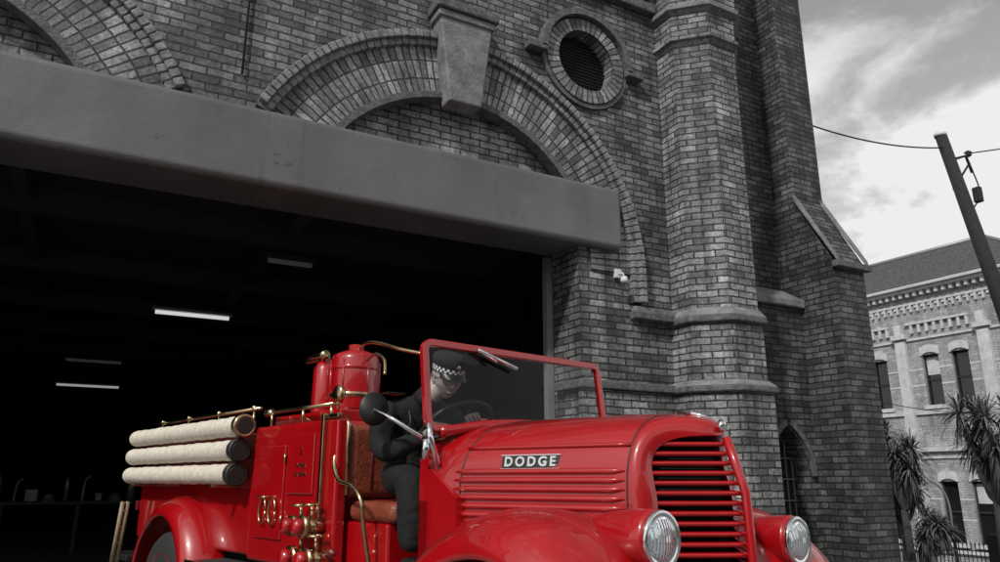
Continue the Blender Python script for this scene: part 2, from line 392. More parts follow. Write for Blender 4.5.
mk('niche_window',[(NX-.5,.45,0),(NX+.5,.45,0),(NX+.5,.45,2.2),(NX-.5,.45,2.2)],[(0,1,2,3)],'void',st)
G=Acc()
for k in range(-3,4): G.box(NX+k*.13-.008,NX+k*.13+.008,.41,.43,0,2.1)
for k in range(6): G.box(NX-.42,NX+.42,.39,.408,.3+k*.3,.315+k*.3)
G.make('niche_glazing','grey',st)
H=Acc(); R=2*NR*.95
for sgn in (-1,1):
    prev=None
    for i in range(15):
        d=NR*(1-i/14)
        p=Vector((NX+sgn*d,0,nz(NX+sgn*d)))
        dirv=Vector((sgn*(d+R-NR),0,p.z-1.25)).normalized()
        q=(p+dirv*.02,p+dirv*.10)
        if prev:
            vv=[(prev[0].x,.13,prev[0].z),(prev[0].x,.07,prev[0].z),(prev[1].x,.07,prev[1].z),(prev[1].x,.13,prev[1].z),
                (q[0].x,.13,q[0].z),(q[0].x,.07,q[0].z),(q[1].x,.07,q[1].z),(q[1].x,.13,q[1].z)]
            H.add(vv,[(0,1,5,4),(1,2,6,5),(2,3,7,6)])
        prev=q
H.make('niche_label','trim',st)
def wedge(name,x0,x1,yf,yb,zf,zb,mat):
    v=[(x0,yf,zf-.12),(x1,yf,zf-.12),(x1,yb,zf-.12),(x0,yb,zf-.12),(x0,yf,zf),(x1,yf,zf),(x1,yb,zb),(x0,yb,zb)]
    return mk(name,v,[(0,3,2,1),(4,5,6,7),(0,1,5,4),(1,2,6,5),(2,3,7,6),(3,0,4,7)],mat,st)
bevel(wedge('weathering_stone',8.0,9.499,.04,.458,3.86,4.12,'stone'),.02)
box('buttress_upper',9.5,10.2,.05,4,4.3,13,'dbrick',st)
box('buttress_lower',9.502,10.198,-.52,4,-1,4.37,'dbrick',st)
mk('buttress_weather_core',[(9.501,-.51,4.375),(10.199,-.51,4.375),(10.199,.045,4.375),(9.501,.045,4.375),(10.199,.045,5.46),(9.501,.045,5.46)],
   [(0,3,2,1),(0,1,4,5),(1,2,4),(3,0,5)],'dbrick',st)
def coping(nm,xa,xb,mat):
    sl=[(-.60,4.36),(-.585,4.44),(.046,5.60),(.046,5.50)]
    v=[(xa,y,z) for y,z in sl]+[(xb,y,z) for y,z in sl]
    bevel(mk(nm,v,[(0,1,2,3),(7,6,5,4),(0,4,5,1),(1,5,6,2),(2,6,7,3),(3,7,4,0)],mat,st),.01)
coping('buttress_coping',9.47,9.56,'stone'); coping('buttress_coping_far',10.14,10.24,'stone')
v=[(9.562,-.575,4.365),(10.138,-.575,4.365),(10.138,.043,5.545),(9.562,.043,5.545)]
mk('buttress_weathering',v,[(0,1,2,3)],'dbrick',st)
box('buttress_toe',9.46,10.25,-.64,-.525,4.26,4.358,'trim',st,.01)
# interior
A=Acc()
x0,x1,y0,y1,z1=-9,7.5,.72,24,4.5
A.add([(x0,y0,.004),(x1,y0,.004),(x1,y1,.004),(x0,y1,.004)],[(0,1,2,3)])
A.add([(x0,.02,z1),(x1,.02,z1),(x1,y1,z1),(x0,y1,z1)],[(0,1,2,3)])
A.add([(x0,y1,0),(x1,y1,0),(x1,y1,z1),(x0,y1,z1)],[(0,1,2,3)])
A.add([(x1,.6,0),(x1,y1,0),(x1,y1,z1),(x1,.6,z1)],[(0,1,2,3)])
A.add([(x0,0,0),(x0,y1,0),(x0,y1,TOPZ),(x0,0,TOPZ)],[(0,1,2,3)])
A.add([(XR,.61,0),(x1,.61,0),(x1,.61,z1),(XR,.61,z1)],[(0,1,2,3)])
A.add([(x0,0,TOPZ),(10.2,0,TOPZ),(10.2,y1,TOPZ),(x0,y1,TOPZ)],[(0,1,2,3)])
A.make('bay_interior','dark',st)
B=Acc()
for k in range(7): B.box(-9,7.4,2.2+k*2.8,2.4+k*2.8,4.2,4.49)
for k in range(5): B.box(-7+k*3,-6.85+k*3,.8,23.9,4.3,4.48)
B.make('ceiling_beams','dark2',st)
def fluoro(name,x,y,z,l,mat):
    box(name+'_housing',x-l/2-.05,x+l/2+.05,y-.07,y+.07,z+.04,z+.09,'grey' if mat!='lampdim' else 'dark2',st)
    tube(name+'_tube',[(x-l/2,y,z),(x+l/2,y,z)],.034,mat,st)
fluoro('fluorescent_light_1',1.5,6.8,4.08,1.25,'lampwhite')
fluoro('fluorescent_light_2',.0,18.9,4.0,1.7,'lampmid')
fluoro('fluorescent_light_3',.05,13.2,4.0,1.2,'lampdim')
fluoro('fluorescent_light_4',2.25,2.7,4.12,.6,'lampdim')
box('workbench_top',-3.5,1.2,7.5,8.1,.80,.84,'dark2',st); 
for x in (-3.4,-2.2,-1.0,.1,1.1): box('workbench_leg',x-.03,x+.03,7.55,7.61,0,.799,'dark2',st)
rn=random.Random(3)
for i in range(15):
    x=-2.6+i*.25; h=rn.uniform(.12,.40); w_=rn.uniform(.05,.10); z=.842
    if i%4==0: box('tool_box_%d'%i,x-w_,x+w_,7.6,7.9,z,z+h*.7,'gear',st,.02)
    elif i%4==1: lathe('helmet_%d'%i,[(.15,0),(.14,.01),(.10,.03),(.09,.08),(.06,.12),(0,.14)],'gear',st,(x,7.8,z),'z',16)
    elif i%4==2: lathe('canister_%d'%i,[(w_*.7,0),(w_*.7,h),(w_*.3,h+.05),(w_*.3,h+.09),(0,h+.09)],'gear',st,(x,7.75,z),'z',14)
    else: tube('standpipe_%d'%i,[(x,7.8,z),(x+.02,7.8,z+h),(x+.1,7.8,z+h+.08)],.02,'gear',st,8,True)
# ============================================================ GROUND
def gz(x,y=0):
    t=max(0,min(1,(x-10.5)/12)); return -1.8*(t*t*(3-2*t))
xs=[-1500,-200,-60]+[-30+i*3 for i in range(13)]+[9,10.5]+[11+i*1 for i in range(13)]+[26,40,80,300,1500]
ys=[-1500,-200,-60,-30,-15,-9.5,-2.2,0,3,6,10,20,60,300,1500]
v=[(x,y,gz(x)-.008) for x in xs for y in ys]; ny=len(ys)
f=[(i*ny+j,(i+1)*ny+j,(i+1)*ny+j+1,i*ny+j+1) for i in range(len(xs)-1) for j in range(ny-1)]
mk('ground',v,f,'conc')
rx=[-60]+[-30+i*3 for i in range(13)]+[10.5]+[11+i for i in range(13)]+[26,60]
v=[];f=[]
for x in rx: v+=[(x,-22,gz(x)+.002),(x,-9.5,gz(x)+.002)]
for i in range(len(rx)-1): f.append((2*i,2*i+2,2*i+3,2*i+1))
mk('road',v,f,'asphalt')
for nm,ya,yb in (('kerb',-9.5,-9.35),('kerb',-22.15,-22)):
    v=[];f=[]
    for x in rx:
        for (y,z) in ((ya,-.02),(ya,.12),(yb,.12),(yb,-.02)): v.append((x,y,gz(x)+z))
    for i in range(len(rx)-1):
        for j in range(3): f.append((4*i+j,4*i+4+j,4*i+5+j,4*i+j+1))
    mk(nm,v,f,'conc')
L=Acc()
for k in range(-10,4): L.add([(k*3,-15.8,.006),(k*3+1.5,-15.8,.006),(k*3+1.5,-15.7,.006),(k*3,-15.7,.006)],[(0,1,2,3)])
L.make('road_marking','white')
te=empty('unseen_terrace')  # unseen row behind the camera, added to darken reflections in paint and chrome
box('walls',-34,22,-33,-25.5,-.5,7.2,'obrick',te)
box('parapet',-34.1,22.1,-25.48,-25.2,7.0,7.5,'ostone',te)
S=Acc();Gd=Acc()
for k in range(18):
    x=-32+k*3.05
    for z in (.9,4.2):
        Gd.box(x-.55,x+.55,-25.49,-25.46,z,z+1.8); S.box(x-.7,x+.7,-25.49,-25.38,z-.14,z-.002); S.box(x-.7,x+.7,-25.49,-25.42,z+1.802,z+2.0)
    if k%2:
        Gd.box(x+1.05,x+1.95,-25.49,-25.45,0,2.3)
S.make('dressings','ostone',te); Gd.make('windows','glassdark',te)
v=[(-34.3,-33.2,7.2),(22.3,-33.2,7.2),(22.3,-25.7,7.2),(-34.3,-25.7,7.2),(-31,-29.4,9.6),(19,-29.4,9.6)]
mk('roof',v,[(0,1,5,4),(1,2,5),(2,3,4,5),(3,0,4)],'roof',te)
# ============================================================ OFFICE BUILDING
ob=empty('victorian_office_building')
XB=27.5; GY=-1.85
Y0,Y1=4.8,17
wins=[5.75,7.82,8.92,10.98,12.08,14.2,15.3]
A=Acc(); W=.62
zs=[GY,-.95,1.15,3.87,5.75,8.2]
ys=sorted(set([Y0,Y1]+[w-W/2 for w in wins]+[w+W/2 for w in wins]))
def iswin(y): return any(abs(y-w)<W/2 for w in wins)
for ya,yb in zip(ys[:-1],ys[1:]):
    for k in range(5):
        if iswin((ya+yb)/2) and k in (1,3): continue
        A.add([(XB,ya,zs[k]),(XB,yb,zs[k]),(XB,yb,zs[k+1]),(XB,ya,zs[k+1])],[(0,3,2,1)])
for w in wins:
    for (a,b_) in ((-.95,1.15),(3.87,5.75)):
        for yy in (w-W/2,w+W/2): A.add([(XB,yy,a),(XB+.22,yy,a),(XB+.22,yy,b_),(XB,yy,b_)],[(0,1,2,3)])
        A.add([(XB,w-W/2,b_),(XB,w+W/2,b_),(XB+.22,w+W/2,b_),(XB+.22,w-W/2,b_)],[(0,1,2,3)])
A.add([(XB,Y0,GY),(XB+6,Y0,GY),(XB+6,Y0,8.2),(XB,Y0,8.2)],[(0,1,2,3)])
A.add([(XB,Y1,GY),(XB+6,Y1,GY),(XB+6,Y1,8.2),(XB,Y1,8.2)],[(0,1,2,3)])
A.make('walls','obrick',ob)
S=Acc();Gd=Acc();Fr=Acc();Bl=Acc()
for q,w in enumerate(wins):
    for (a,b_) in ((-.95,1.15),(3.87,5.75)):
        Gd.box(XB+.18,XB+.2,w-W/2,w+W/2,a,b_)
        if (q*3+int(a))%2: Bl.box(XB+.172,XB+.179,w-W/2+.05,w+W/2-.05,b_-.75,b_-.08)
        Fr.box(XB+.12,XB+.17,w-W/2,w-W/2+.05,a,b_); Fr.box(XB+.12,XB+.17,w+W/2-.05,w+W/2,a,b_)
        Fr.box(XB+.12,XB+.17,w-W/2+.05,w+W/2-.05,(a+b_)/2-.03,(a+b_)/2+.03); Fr.box(XB+.12,XB+.17,w-W/2+.05,w+W/2-.05,b_-.08,b_)
        S.box(XB-.12,XB-.001,w-W/2-.12,w+W/2+.12,a-.14,a-.001)
        n=9
        for i in range(n):
            an=math.radians(150-(120)*(i+.5)/n); r=.44
            cy=w-r*math.cos(an)*.9; cz=b_-.16+r*math.sin(an)*.55
            S.box(XB-.05-.01*(i%2),XB-.001,cy-.043,cy+.043,cz,cz+.28)
for (z0,z1,p) in ((8.2,8.32,.28),(8.32,8.46,.42),(7.72,7.8,.08),(6.35,6.43,.06),(5.2,5.26,.012),(4.6,4.66,.012),(3.55,3.7,.08),(2.2,2.36,.12),(1.95,2.02,.05),(.5,.56,.012),(-.2,-.14,.012),(-1.3,-1.15,.1)):
    if p<.02:
        edges=[Y0]+[e for w in wins for e in (w-W/2-.001,w+W/2+.001)]+[Y1]
        for q in range(0,len(edges),2): S.box(XB-p,XB-.001,edges[q],edges[q+1],z0,z1)
    else: S.box(XB-p,XB-.001,Y0-.05,Y1+.05,z0,z1)
y=Y0
while y<Y1:
    S.box(XB-.22,XB-.002,y,y+.12,8.02,8.198); y+=.28
y=Y0+.2
while y<Y1:
    S.box(XB-.09,XB-.002,y,y+.07,7.45,7.71); S.box(XB-.05,XB-.003,y+.07,y+.2,7.6,7.70); y+=.27
for c in (9.95,13.1,6.85):
    S.box(XB-.2,XB-.003,c-.22,c+.22,GY,2.19); S.box(XB-.16,XB-.004,c-.2,c+.2,2.37,6.34); S.box(XB-.24,XB-.005,c-.28,c+.28,6.44,6.62);S.box(XB-.2,XB-.005,c-.14,c+.14,6.62,7.0)
for c0 in (7.3,10.4,13.6):
    for k in range(8):
        y=c0+k*.3; S.box(XB-.10,XB-.006,y,y+.1,6.62,6.95)
        S.box(XB-.12,XB-.007,y-.02,y+.28,6.951,7.03)
S.make('stone_dressings','ostone',ob); Gd.make('window_glass','glassdark',ob); Fr.make('window_frames','dark2',ob); Bl.make('window_blinds','ostone',ob)
e=.45
v=[(XB-e,Y0-e,8.46),(XB+6+e,Y0-e,8.46),(XB+6+e,Y1+e,8.46),(XB-e,Y1+e,8.46),(XB+3,Y0+3,10.55),(XB+3,Y1-3,10.55)]
mk('roof',v,[(0,1,4),(1,2,5,4),(2,3,5),(3,0,4,5),(0,3,2,1)],M['roof'],ob)
Sl=Acc()
for k in range(1,14):
    t=k/14; za=8.46+2.09*t; xa=XB-e+3.45*t; ya=Y0-e+3.45*t; yb=Y1+e-3.45*t
    Sl.box(xa-.03,xa+.02,ya,yb,za-.02,za+.02)
Sl.make('slate_courses','roof',ob)
tube('ridge_cap',[(XB+3,Y0+3,10.58),(XB+3,Y1-3,10.58)],.09,'grey',ob)
tube('hip_cap',[(XB+3,Y0+3,10.57),(XB-e,Y0-e,8.5)],.07,'grey',ob)
wing=empty('brick_house')
box('walls',XB+2,XB+9,-6,4.3,-1.9,6.5,'obrick',wing)
v=[(XB+1.6,-6.4,6.5),(XB+9.4,-6.4,6.5),(XB+9.4,4.6,6.5),(XB+1.6,4.6,6.5),(XB+5.5,-3,8.6),(XB+5.5,1.5,8.6)]
mk('roof',v,[(0,1,4),(1,2,5,4),(2,3,5),(3,0,4,5),(0,3,2,1)],'roof',wing)
Wd=Acc()
for y in (-4,-1.5,1.5): Wd.box(XB+1.95,XB+1.999,y-.4,y+.4,3.3,5.2); Wd.box(XB+1.95,XB+1.999,y-.4,y+.4,-.6,1.4)
Wd.make('windows','glassdark',wing)
# ============================================================ POLE + WIRES
up=empty('utility_pole')
tube('pole_shaft',[(14.72,-.88,-.8),(14.36,-.33,4.36),(14.08,.08,7.74)],[.16,.13,.105],'pole',up,14)
lathe('pole_cap',[(.115,0),(.12,.05),(.09,.09),(0,.1)],'white',up,(14.075,.085,7.72),'z',14)
def R_(dx): return Vector((.8746,-.4848,0))*dx
P0=Vector((14.11,.03,7.2))
tube('bracket',[P0,P0+R_(.35)+Vector((0,0,.1)),P0+R_(.42)+Vector((0,0,-.25))],.03,'pole',up)
tube('bracket_strut',[P0+Vector((0,0,-.6)),P0+R_(.4)+Vector((0,0,-.05))],.02,'pole',up)
lathe('insulator',[(.03,0),(.07,.03),(.03,.06),(.07,.09),(.03,.12),(.0,.14)],'dark2',up,tuple(P0+R_(.4)+Vector((0,0,.08))),'z',12)
box('junction_box',14.20,14.32,-.38,-.24,6.25,6.55,'pole',up,.02)
tube('service_cable',[P0+R_(.4)+Vector((0,0,-.1)),P0+R_(.5)+Vector((0,0,-.7)),P0+R_(.25)+Vector((0,0,-1.3)),P0+R_(.3)+Vector((.1,-.2,-3))],.014,'black',up,6,True)
def wire(name,a,b,sag,r=.012):
    a=Vector(a);b=Vector(b); pts=[a.lerp(b,i/24)-Vector((0,0,sag*4*(i/24)*(1-i/24))) for i in range(25)]
    tube(name,pts,r,'black',None,6)
wire('overhead_wire',(9.48,.40,7.32),(14.10,.05,7.48),.22,.014)
wire('overhead_wire',P0+R_(.4)+Vector((0,0,.15)),(20,-14,7.6),.5,.012)
wire('overhead_wire',(10.25,1.2,8.9),(10.9,.3,5.2),.02,.005)
wire('overhead_wire',(10.3,2.0,3.3),(27.4,6.4,3.6),.5,.010)
# ============================================================ CORDYLINES
def cordyline(name,loc,h,spread,nheads,leafL,seed):
    rnd=random.Random(seed); e=empty(name,loc); T=Acc(); Lf=Acc(); Ld=Acc()
    base=Vector((0,0,0)); fork=Vector((rnd.uniform(-.1,.1),0,h*.5))
    T.add(*tubevf([base,fork*.5,fork],[.14,.11,.10],8))
    for k in range(nheads):
        a=2*PI*k/nheads+rnd.uniform(-.4,.4); rr=spread*rnd.uniform(.35,1)
        tip=Vector((math.cos(a)*rr,math.sin(a)*rr,h*rnd.uniform(.74,1.02)))
        T.add(*tubevf(smoothpath([fork,fork.lerp(tip,.5)+Vector((0,0,-.1*h)) ,tip],4),[.07]*9,6))
        for i in range(95):
            el=rnd.uniform(-.75,1.35); az=rnd.uniform(0,2*PI); L=leafL*rnd.uniform(.6,1.15)
            d=Vector((math.cos(az)*math.cos(el),math.sin(az)*math.cos(el),math.sin(el)))
            side=d.cross(Vector((0,0,1))).normalized()*.024
            droop=Vector((0,0,-1))*L*rnd.uniform(.08,.5)
            p=[tip,tip+d*L*.45,tip+d*L*.8+droop*.4,tip+d*L+droop]
            v=[p[0]-side*.6,p[0]+side*.6,p[1]-side,p[1]+side,p[2]-side*.7,p[2]+side*.7,p[3]]
            (Lf if el>-.3 else Ld).add(v,[(0,1,3,2),(2,3,5,4),(4,5,6)])
        for i in range(45):
            az=rnd.uniform(0,2*PI); L=leafL*rnd.uniform(.6,1.5); d=Vector((math.cos(az)*.3,math.sin(az)*.3,-1))
            side=Vector((-math.sin(az),math.cos(az),0))*.022
            v=[tip-side,tip+side,tip+d*L*.5+side,tip+d*L*.5-side,tip+d*L]
            Ld.add(v,[(0,1,2,3),(3,2,4)])
    T.make('trunk','bark',e,smooth=True); Lf.make('leaves','leaf',e); Ld.make('dead_leaves','leafd',e)
cordyline('cordyline_tree',(21.5,6.75,-1.8),4.3,.62,8,.72,1)
cordyline('cordyline_tree',(20.3,3.55,-1.7),4.75,.75,9,.72,2)
cordyline('cordyline_tree',(23,7.9,-1.8),3.4,.7,8,.75,5)
cordyline('cordyline_tree',(21.2,5.9,-1.8),1.9,.5,6,.6,8)
fe=empty('iron_fence'); F_=Acc()
y=-3
while y<10:
    F_.box(22.99,23.01,y,y+.018,-1.85,-.62); F_.add([(22.98,y-.012,-.62),(23.02,y-.012,-.62),(23.02,y+.03,-.62),(22.98,y+.03,-.62),(23,y+.009,-.52)],[(0,1,4),(1,2,4),(2,3,4),(3,0,4)]); y+=.12
F_.box(22.985,23.015,-3,10,-.8,-.77); F_.box(22.985,23.015,-3,10,-1.6,-1.57)
F_.make('railings','black',fe)
for y in (5.2,7.3): box('gate_post',22.85,23.15,y-.15,y+.15,-1.9,-.3,'dark2',fe,.02)
sl_=empty('street_lamp')
b0=Vector((22,5.75,-1.8)); lf=Vector((-.8746,.4848,0))
tube('post',[b0,b0+Vector((0,0,1.6))],[.06,.04],'black',sl_)
tube('gooseneck',[b0+Vector((0,0,1.6)),b0+Vector((0,0,2.3)),b0+lf*.12+Vector((0,0,2.7)),b0+lf*.4+Vector((0,0,2.95)),b0+lf*.65+Vector((0,0,2.85))],.03,'grey',sl_,8,True)
lathe('lamp_shade',[(.03,.12),(.06,.08),(.15,0),(.0,0)],'grey',sl_,tuple(b0+lf*.68+Vector((0,0,2.72))),'z',16)
# ============================================================ FIRE ENGINE  (x forward, y left, z up)
tr=empty('fire_engine',(2.154,-3.838,0),math.radians(-77.0))
def hw(x):
    t=max(0,min(1,(x-.05)/.95)); return .655-.285*t
def zt(x):
    t=max(0,min(1,x)); return 1.495+.012*math.sin(PI*t)-.014*t
ZS=1.10
def sect(x,w,top,n=2.7,k=28,low=.80,zs=ZS):
    pts=[(x,-w,low),(x,-w,(low+zs)/2)]
    for i in range(k+1):
        a=PI*i/k; c,s=math.cos(a),math.sin(a)
        y=-w*math.copysign(abs(c)**(2/n),c); z=zs+(top-zs)*abs(s)**(2/n)
        pts.append((x,y,z))
    pts+=[(x,w,(low+zs)/2),(x,w,low)]
    return pts
def hood_y(x,z):
    w=hw(x)
    if z<=ZS: return w
    r=min(1,(z-ZS)/(zt(x)-ZS)); return w*(1-r**2.7)**(1/2.7)
loft('cowl',[sect(x,hw(x),zt(x)) for x in (-.10,0,.10,.165)],'red',tr)
loft('bonnet',[sect(x,hw(x)-.002,zt(x)+.001,low=.86) for x in [.172+i*(.794/12) for i in range(13)]],'red',tr)
for xx in (.1685,.970):
    P=[Vector(p) for p in sect(xx,hw(xx)-.003,zt(xx)-.001,low=.86)]
    tube('panel_gap',P,.0045,'black',tr,6)
tube('bonnet_hinge',[(x,0,zt(x)+.001) for x in [.17+i*.08 for i in range(11)]],.007,'red',tr,8)
for s_ in (-1,1):
    P=[(x,s_*(hood_y(x,1.345)+.001),1.345) for x in [.16+i*.0675 for i in range(13)]]
    tube('bonnet_bead',P,.010,'red',tr,8)
GW=.285
def vx(y): return 1.055+.235*(1-abs(y)/GW)**.95 if abs(y)<GW else 1.055
def tilt(z): return .06*max(0,(z-1.15))/.2+.02*(z-1.0)
def inner(i,k=28):
    a=PI*i/k; c,s=math.cos(a),math.sin(a); n=3.4
    y=-GW*math.copysign(abs(c)**(2/n),c); z=1.12+.265*abs(s)**(2/n)
    return (vx(y)-tilt(z),y,z)
def ring_pts(t):
    o=sect(.972,hw(.972)-.001,zt(.972),low=.60); k=28; out=[]
    for idx in range(len(o)):
        p=Vector(o[idx])
        if idx<2: q=Vector((1.055,-GW,.60 if idx==0 else .86))
        elif idx>=2+k+1: q=Vector((1.055,GW,.86 if idx==2+k+1 else .60))
        else: q=Vector(inner(idx-2))
        xx=p.x+(q.x-p.x)*math.sin(t*PI/2)
        e=t**2.4
        out.append((xx,p.y+(q.y-p.y)*e,p.z+(q.z-p.z)*e))
    return out
loft('grille_shell',[ring_pts(t) for t in (0,.12,.25,.4,.55,.7,.82,.92,1.0)],'red',tr)
loft('grille_shell_return',[ring_pts(1.0),[(x-.06,y*.97,z-.01) for x,y,z in ring_pts(1.0)]],'reddk',tr)
N=12; yy=[-GW+2*GW*i/N for i in range(N+1)]
loft('grille_backing',[[(vx(y)-.09-tilt(z),y,z) for y in yy] for z in (.6,1.0,1.2,1.375)],'void',tr)
Bz=Acc()
for b_i in range(18):
    z=.66+b_i*.0405
    r_=max(0,(z-1.12)/.265)
    if r_>=.97: continue
    ym=GW*(1-r_**3.4)**(1/3.4) if r_>0 else GW
    secs=[]
    for i in range(17):
        y=-ym+2*ym*i/16; x=vx(y)-tilt(z)-.010
        secs.append([(x-.035,y,z-.010),(x-.008,y,z-.0105),(x+.004,y,z-.004),(x+.003,y,z+.004),(x-.010,y,z+.0095),(x-.035,y,z+.010)])
    n=6; vv=[p for s in secs for p in s]; ff=[(i*n+j,i*n+j+1,(i+1)*n+j+1,(i+1)*n+j) for i in range(16) for j in range(5)]
    Bz.add(vv,ff)
Bz.make('grille_bars','red',tr,smooth=True)
tube('grille_centre_strip',[(vx(0)-tilt(z)+.004,0,z) for z in (.6,.9,1.15,1.25,1.375)],.020,'red',tr,12)
lathe('nose_badge',[(0,.022),(.022,.016),(.030,0),(.0,-.002)],'chrome',tr,(1.20,0,1.425),'x',20)
tube('bonnet_ornament',[(.98,0,1.497),(1.06,0,1.487),(1.14,0,1.462)],[.005,.014,.006],'chrome',tr,8)
for s_ in (-1,1):
    for k in range(6):
        z=1.045+k*.038
        P=[(x,s_*(hood_y(x,z)-.004),z) for x in [.13+.83*i/16 for i in range(17)]]
        tube('louvre_strake',P,[.004]+[.015]*15+[.004],'red',tr,8)
    P=[(x,s_*(hood_y(x,1.02)+.001),1.0) for x in [.13+.83*i/16 for i in range(17)]]
    tube('bonnet_lower_bead',P,.007,'red',tr,8)
xb=.375; ang=math.radians(16.7)
be=bpy.data.objects.new('bonnet_badge',None); sc.collection.objects.link(be); be.parent=tr
be.location=(xb,-(hood_y(xb,1.285)+.004),1.252); be.rotation_euler=(PI/2-.22,0,ang)
tx=bpy.data.curves.new('badge_letters','FONT'); tx.body='DODGE'; tx.size=.060; tx.extrude=.004; tx.space_character=1.42; tx.offset=.002
to=bpy.data.objects.new('badge_letters',tx); sc.collection.objects.link(to); to.parent=be; tx.materials.append(M['chrome']); to.location=(.014,.006,.008)
v,f=boxvf(-.002,.296,-.004,.054,.0,.006); bevel(mk('badge_plate',v,f,'black',be),.004)
for (a,b_,c,d) in ((-.006,.300,-.008,-.004),(-.006,.300,.054,.058)):
    v,f=boxvf(a,b_,c,d,0,.009); mk('badge_edge',v,f,'chrome',be)
def fender2(name,cx,z0,af,ar,b,yo,yi,s_,p0,p1,lip,crown,drop):
    secs=[]; n=48
    for i in range(n+1):
        ph=p0+(p1-p0)*i/n; c,s=math.cos(ph),math.sin(ph); a=af if c>0 else ar
        row=[(yo-.012,lip+.004),(yo,lip)]
        for j in range(1,13):
            q=PI/2*j/12; row.append((yo-crown*(1-math.cos(q)),lip*(1-math.sin(q))))
        for j in range(1,7):
            t=j/6; row.append((yo-crown+(yi-yo+crown)*t,drop*t*t))
        secs.append([(cx+(a-d)*c,s_*y,z0+(b-d)*s) for y,d in row])
    o=loft(name,secs,'red',tr); m_=o.modifiers.new('s','SOLIDIFY'); m_.thickness=.010; m_.offset=0
for s_ in (-1,1):
    fender2('front_fender',.73,.35,.66,.80,.735,.985,.30,s_,-.25,PI+.1,.17,.30,.07)
    fender2('rear_fender',-2.80,.42,.62,.64,.665,.98,.72,s_,-.15,PI+.15,.13,.20,.0)
def wheel(nm,x,y,r,w):
    lathe(nm+'_tyre',[(r*.62,-w/2),(r*.9,-w/2),(r*.985,-w*.36),(r,-w*.15),(r,w*.15),(r*.985,w*.36),(r*.9,w/2),(r*.62,w/2)],'rubber',tr,(x,y,r),'y',40)
    lathe(nm+'_rim',[(r*.3,-w*.3),(r*.62,-w*.46),(r*.64,-w*.52),(r*.64,w*.52),(r*.62,w*.46),(r*.3,w*.3)],'red',tr,(x,y,r),'y',32)
    lathe(nm+'_hub',[(.0,-w*.62),(.07,-w*.6),(.09,-w*.3),(.09,w*.3),(.07,w*.6),(0,w*.62)],'chrome',tr,(x,y,r),'y',20)
for s_ in (-1,1):
    wheel('front_wheel',.74,s_*.80,.42,.2); wheel('rear_wheel',-2.81,s_*.81,.42,.24)
for s_,z in ((-1,.985),(1,.930)):
    y=s_*.515; x=1.22
    lathe('headlamp_shell',[(.0,-.42),(.03,-.41),(.065,-.34),(.095,-.22),(.108,-.10),(.112,-.02),(.108,0),(.09,.0)],'red',tr,(x,y,z),'x',36)
    lathe('headlamp_rim',[(.093,-.005),(.104,.0),(.109,.012),(.104,.024),(.093,.020)],'chrome',tr,(x,y,z),'x',36)
    lathe('headlamp_lens',[(.094,.010),(.075,.028),(.05,.038),(.025,.043),(.0,.045)],'lens',tr,(x,y,z),'x',36)
    tube('headlamp_pedestal',[(x-.17,y,z-.05),(x-.2,y+s_*.05,z-.25)],[.07,.11],'red',tr,16)
box('front_apron',1.02,1.20,-.6,.6,.48,.60,'red',tr,.03,3)
box('front_bumper',1.52,1.57,-.95,.95,.42,.58,'chrome',tr,.02)
# windscreen
wx=lambda z:-.02-(z-1.44)*.12
zb,ztop=1.45,1.885; Wn=.672
def rr(y0,y1,z0,z1,r):
    out=[]
    for (cy,cz,a0) in ((y1-r,z1-r,0),(y0+r,z1-r,PI/2),(y0+r,z0+r,PI),(y1-r,z0+r,3*PI/2)):
        for i in range(6):
            a=a0+PI/2*i/5; out.append((wx(cz+r*math.sin(a)),cy+r*math.cos(a),cz+r*math.sin(a)))
    return out
rp=rr(-Wn,Wn,zb,ztop,.045)
def barloop(nm,loop,w,d,mat):
    n=len(loop); v=[];f=[]
    for i,p in enumerate(loop):
        a=Vector(loop[i-1]);b=Vector(loop[(i+1)%n]); t=(b-a).normalized(); nx=Vector((1,0,.12)).normalized(); o_=t.cross(nx).normalized()
        P=Vector(p)
        for (k,l) in ((-w,-d),(w,-d),(w,d),(-w,d)): v.append(P+o_*k+nx*l)
    for i in range(n):
        for j in range(4): f.append((i*4+j,i*4+(j+1)%4,((i+1)%n)*4+(j+1)%4,((i+1)%n)*4+j))
    return bevel(mk(nm,v,f,mat,tr),.004,2)
barloop('windscreen_frame',rp,.019,.016,'red')
mk('windscreen_glass',rp,[tuple(range(len(rp)))],'glass',tr)
for s_ in (-1,1):
    tube('windscreen_stanchion',[(-.01,s_*(Wn+.005),1.47),(0,s_*(Wn),1.40),(.03,s_*.645,1.27)],[.014,.017,.015],'chrome' if s_<0 else 'red',tr,8)
tube('windscreen_base_pad',[(-.015,-.60,1.43),(.02,-.3,1.475),(.03,0,1.49),(.02,.3,1.475),(-.015,.60,1.43)],.028,'red',tr,8,True)
tube('wiper_arm',[(wx(1.87)+.03,-.33,1.875),(wx(1.8)+.045,-.22,1.82)],.008,'chrome',tr)
tube('wiper_blade',[(wx(1.86)+.035,-.34,1.876),(wx(1.76)+.03,-.06,1.80)],.011,'chrome',tr)
box('wiper_motor',wx(1.86)-.05,wx(1.86)-.015,-.38,-.28,1.80,1.86,'black',tr,.01)
for s_ in (-1,1):
    y=s_*.655
    ps=[(-.10,.62),(.19,.62),(.19,1.12),(-.10,1.30)]
    v=[(x,y,z) for x,z in ps]+[(x,y-s_*.04,z) for x,z in ps]
    mk('cowl_side',v,[(0,1,2,3),(7,6,5,4),(0,4,5,1),(1,5,6,2),(2,6,7,3),(3,7,4,0)],'red',tr)
box('dashboard',-.14,-.11,-.62,.62,1.16,1.40,'red',tr,.01)
for k,y in enumerate((-.05,.1,.25)): lathe('gauge_%d'%k,[(0,-.012),(.045,-.01),(.05,0),(0,0)],'black',tr,(-.142,y,1.3),'x',18)
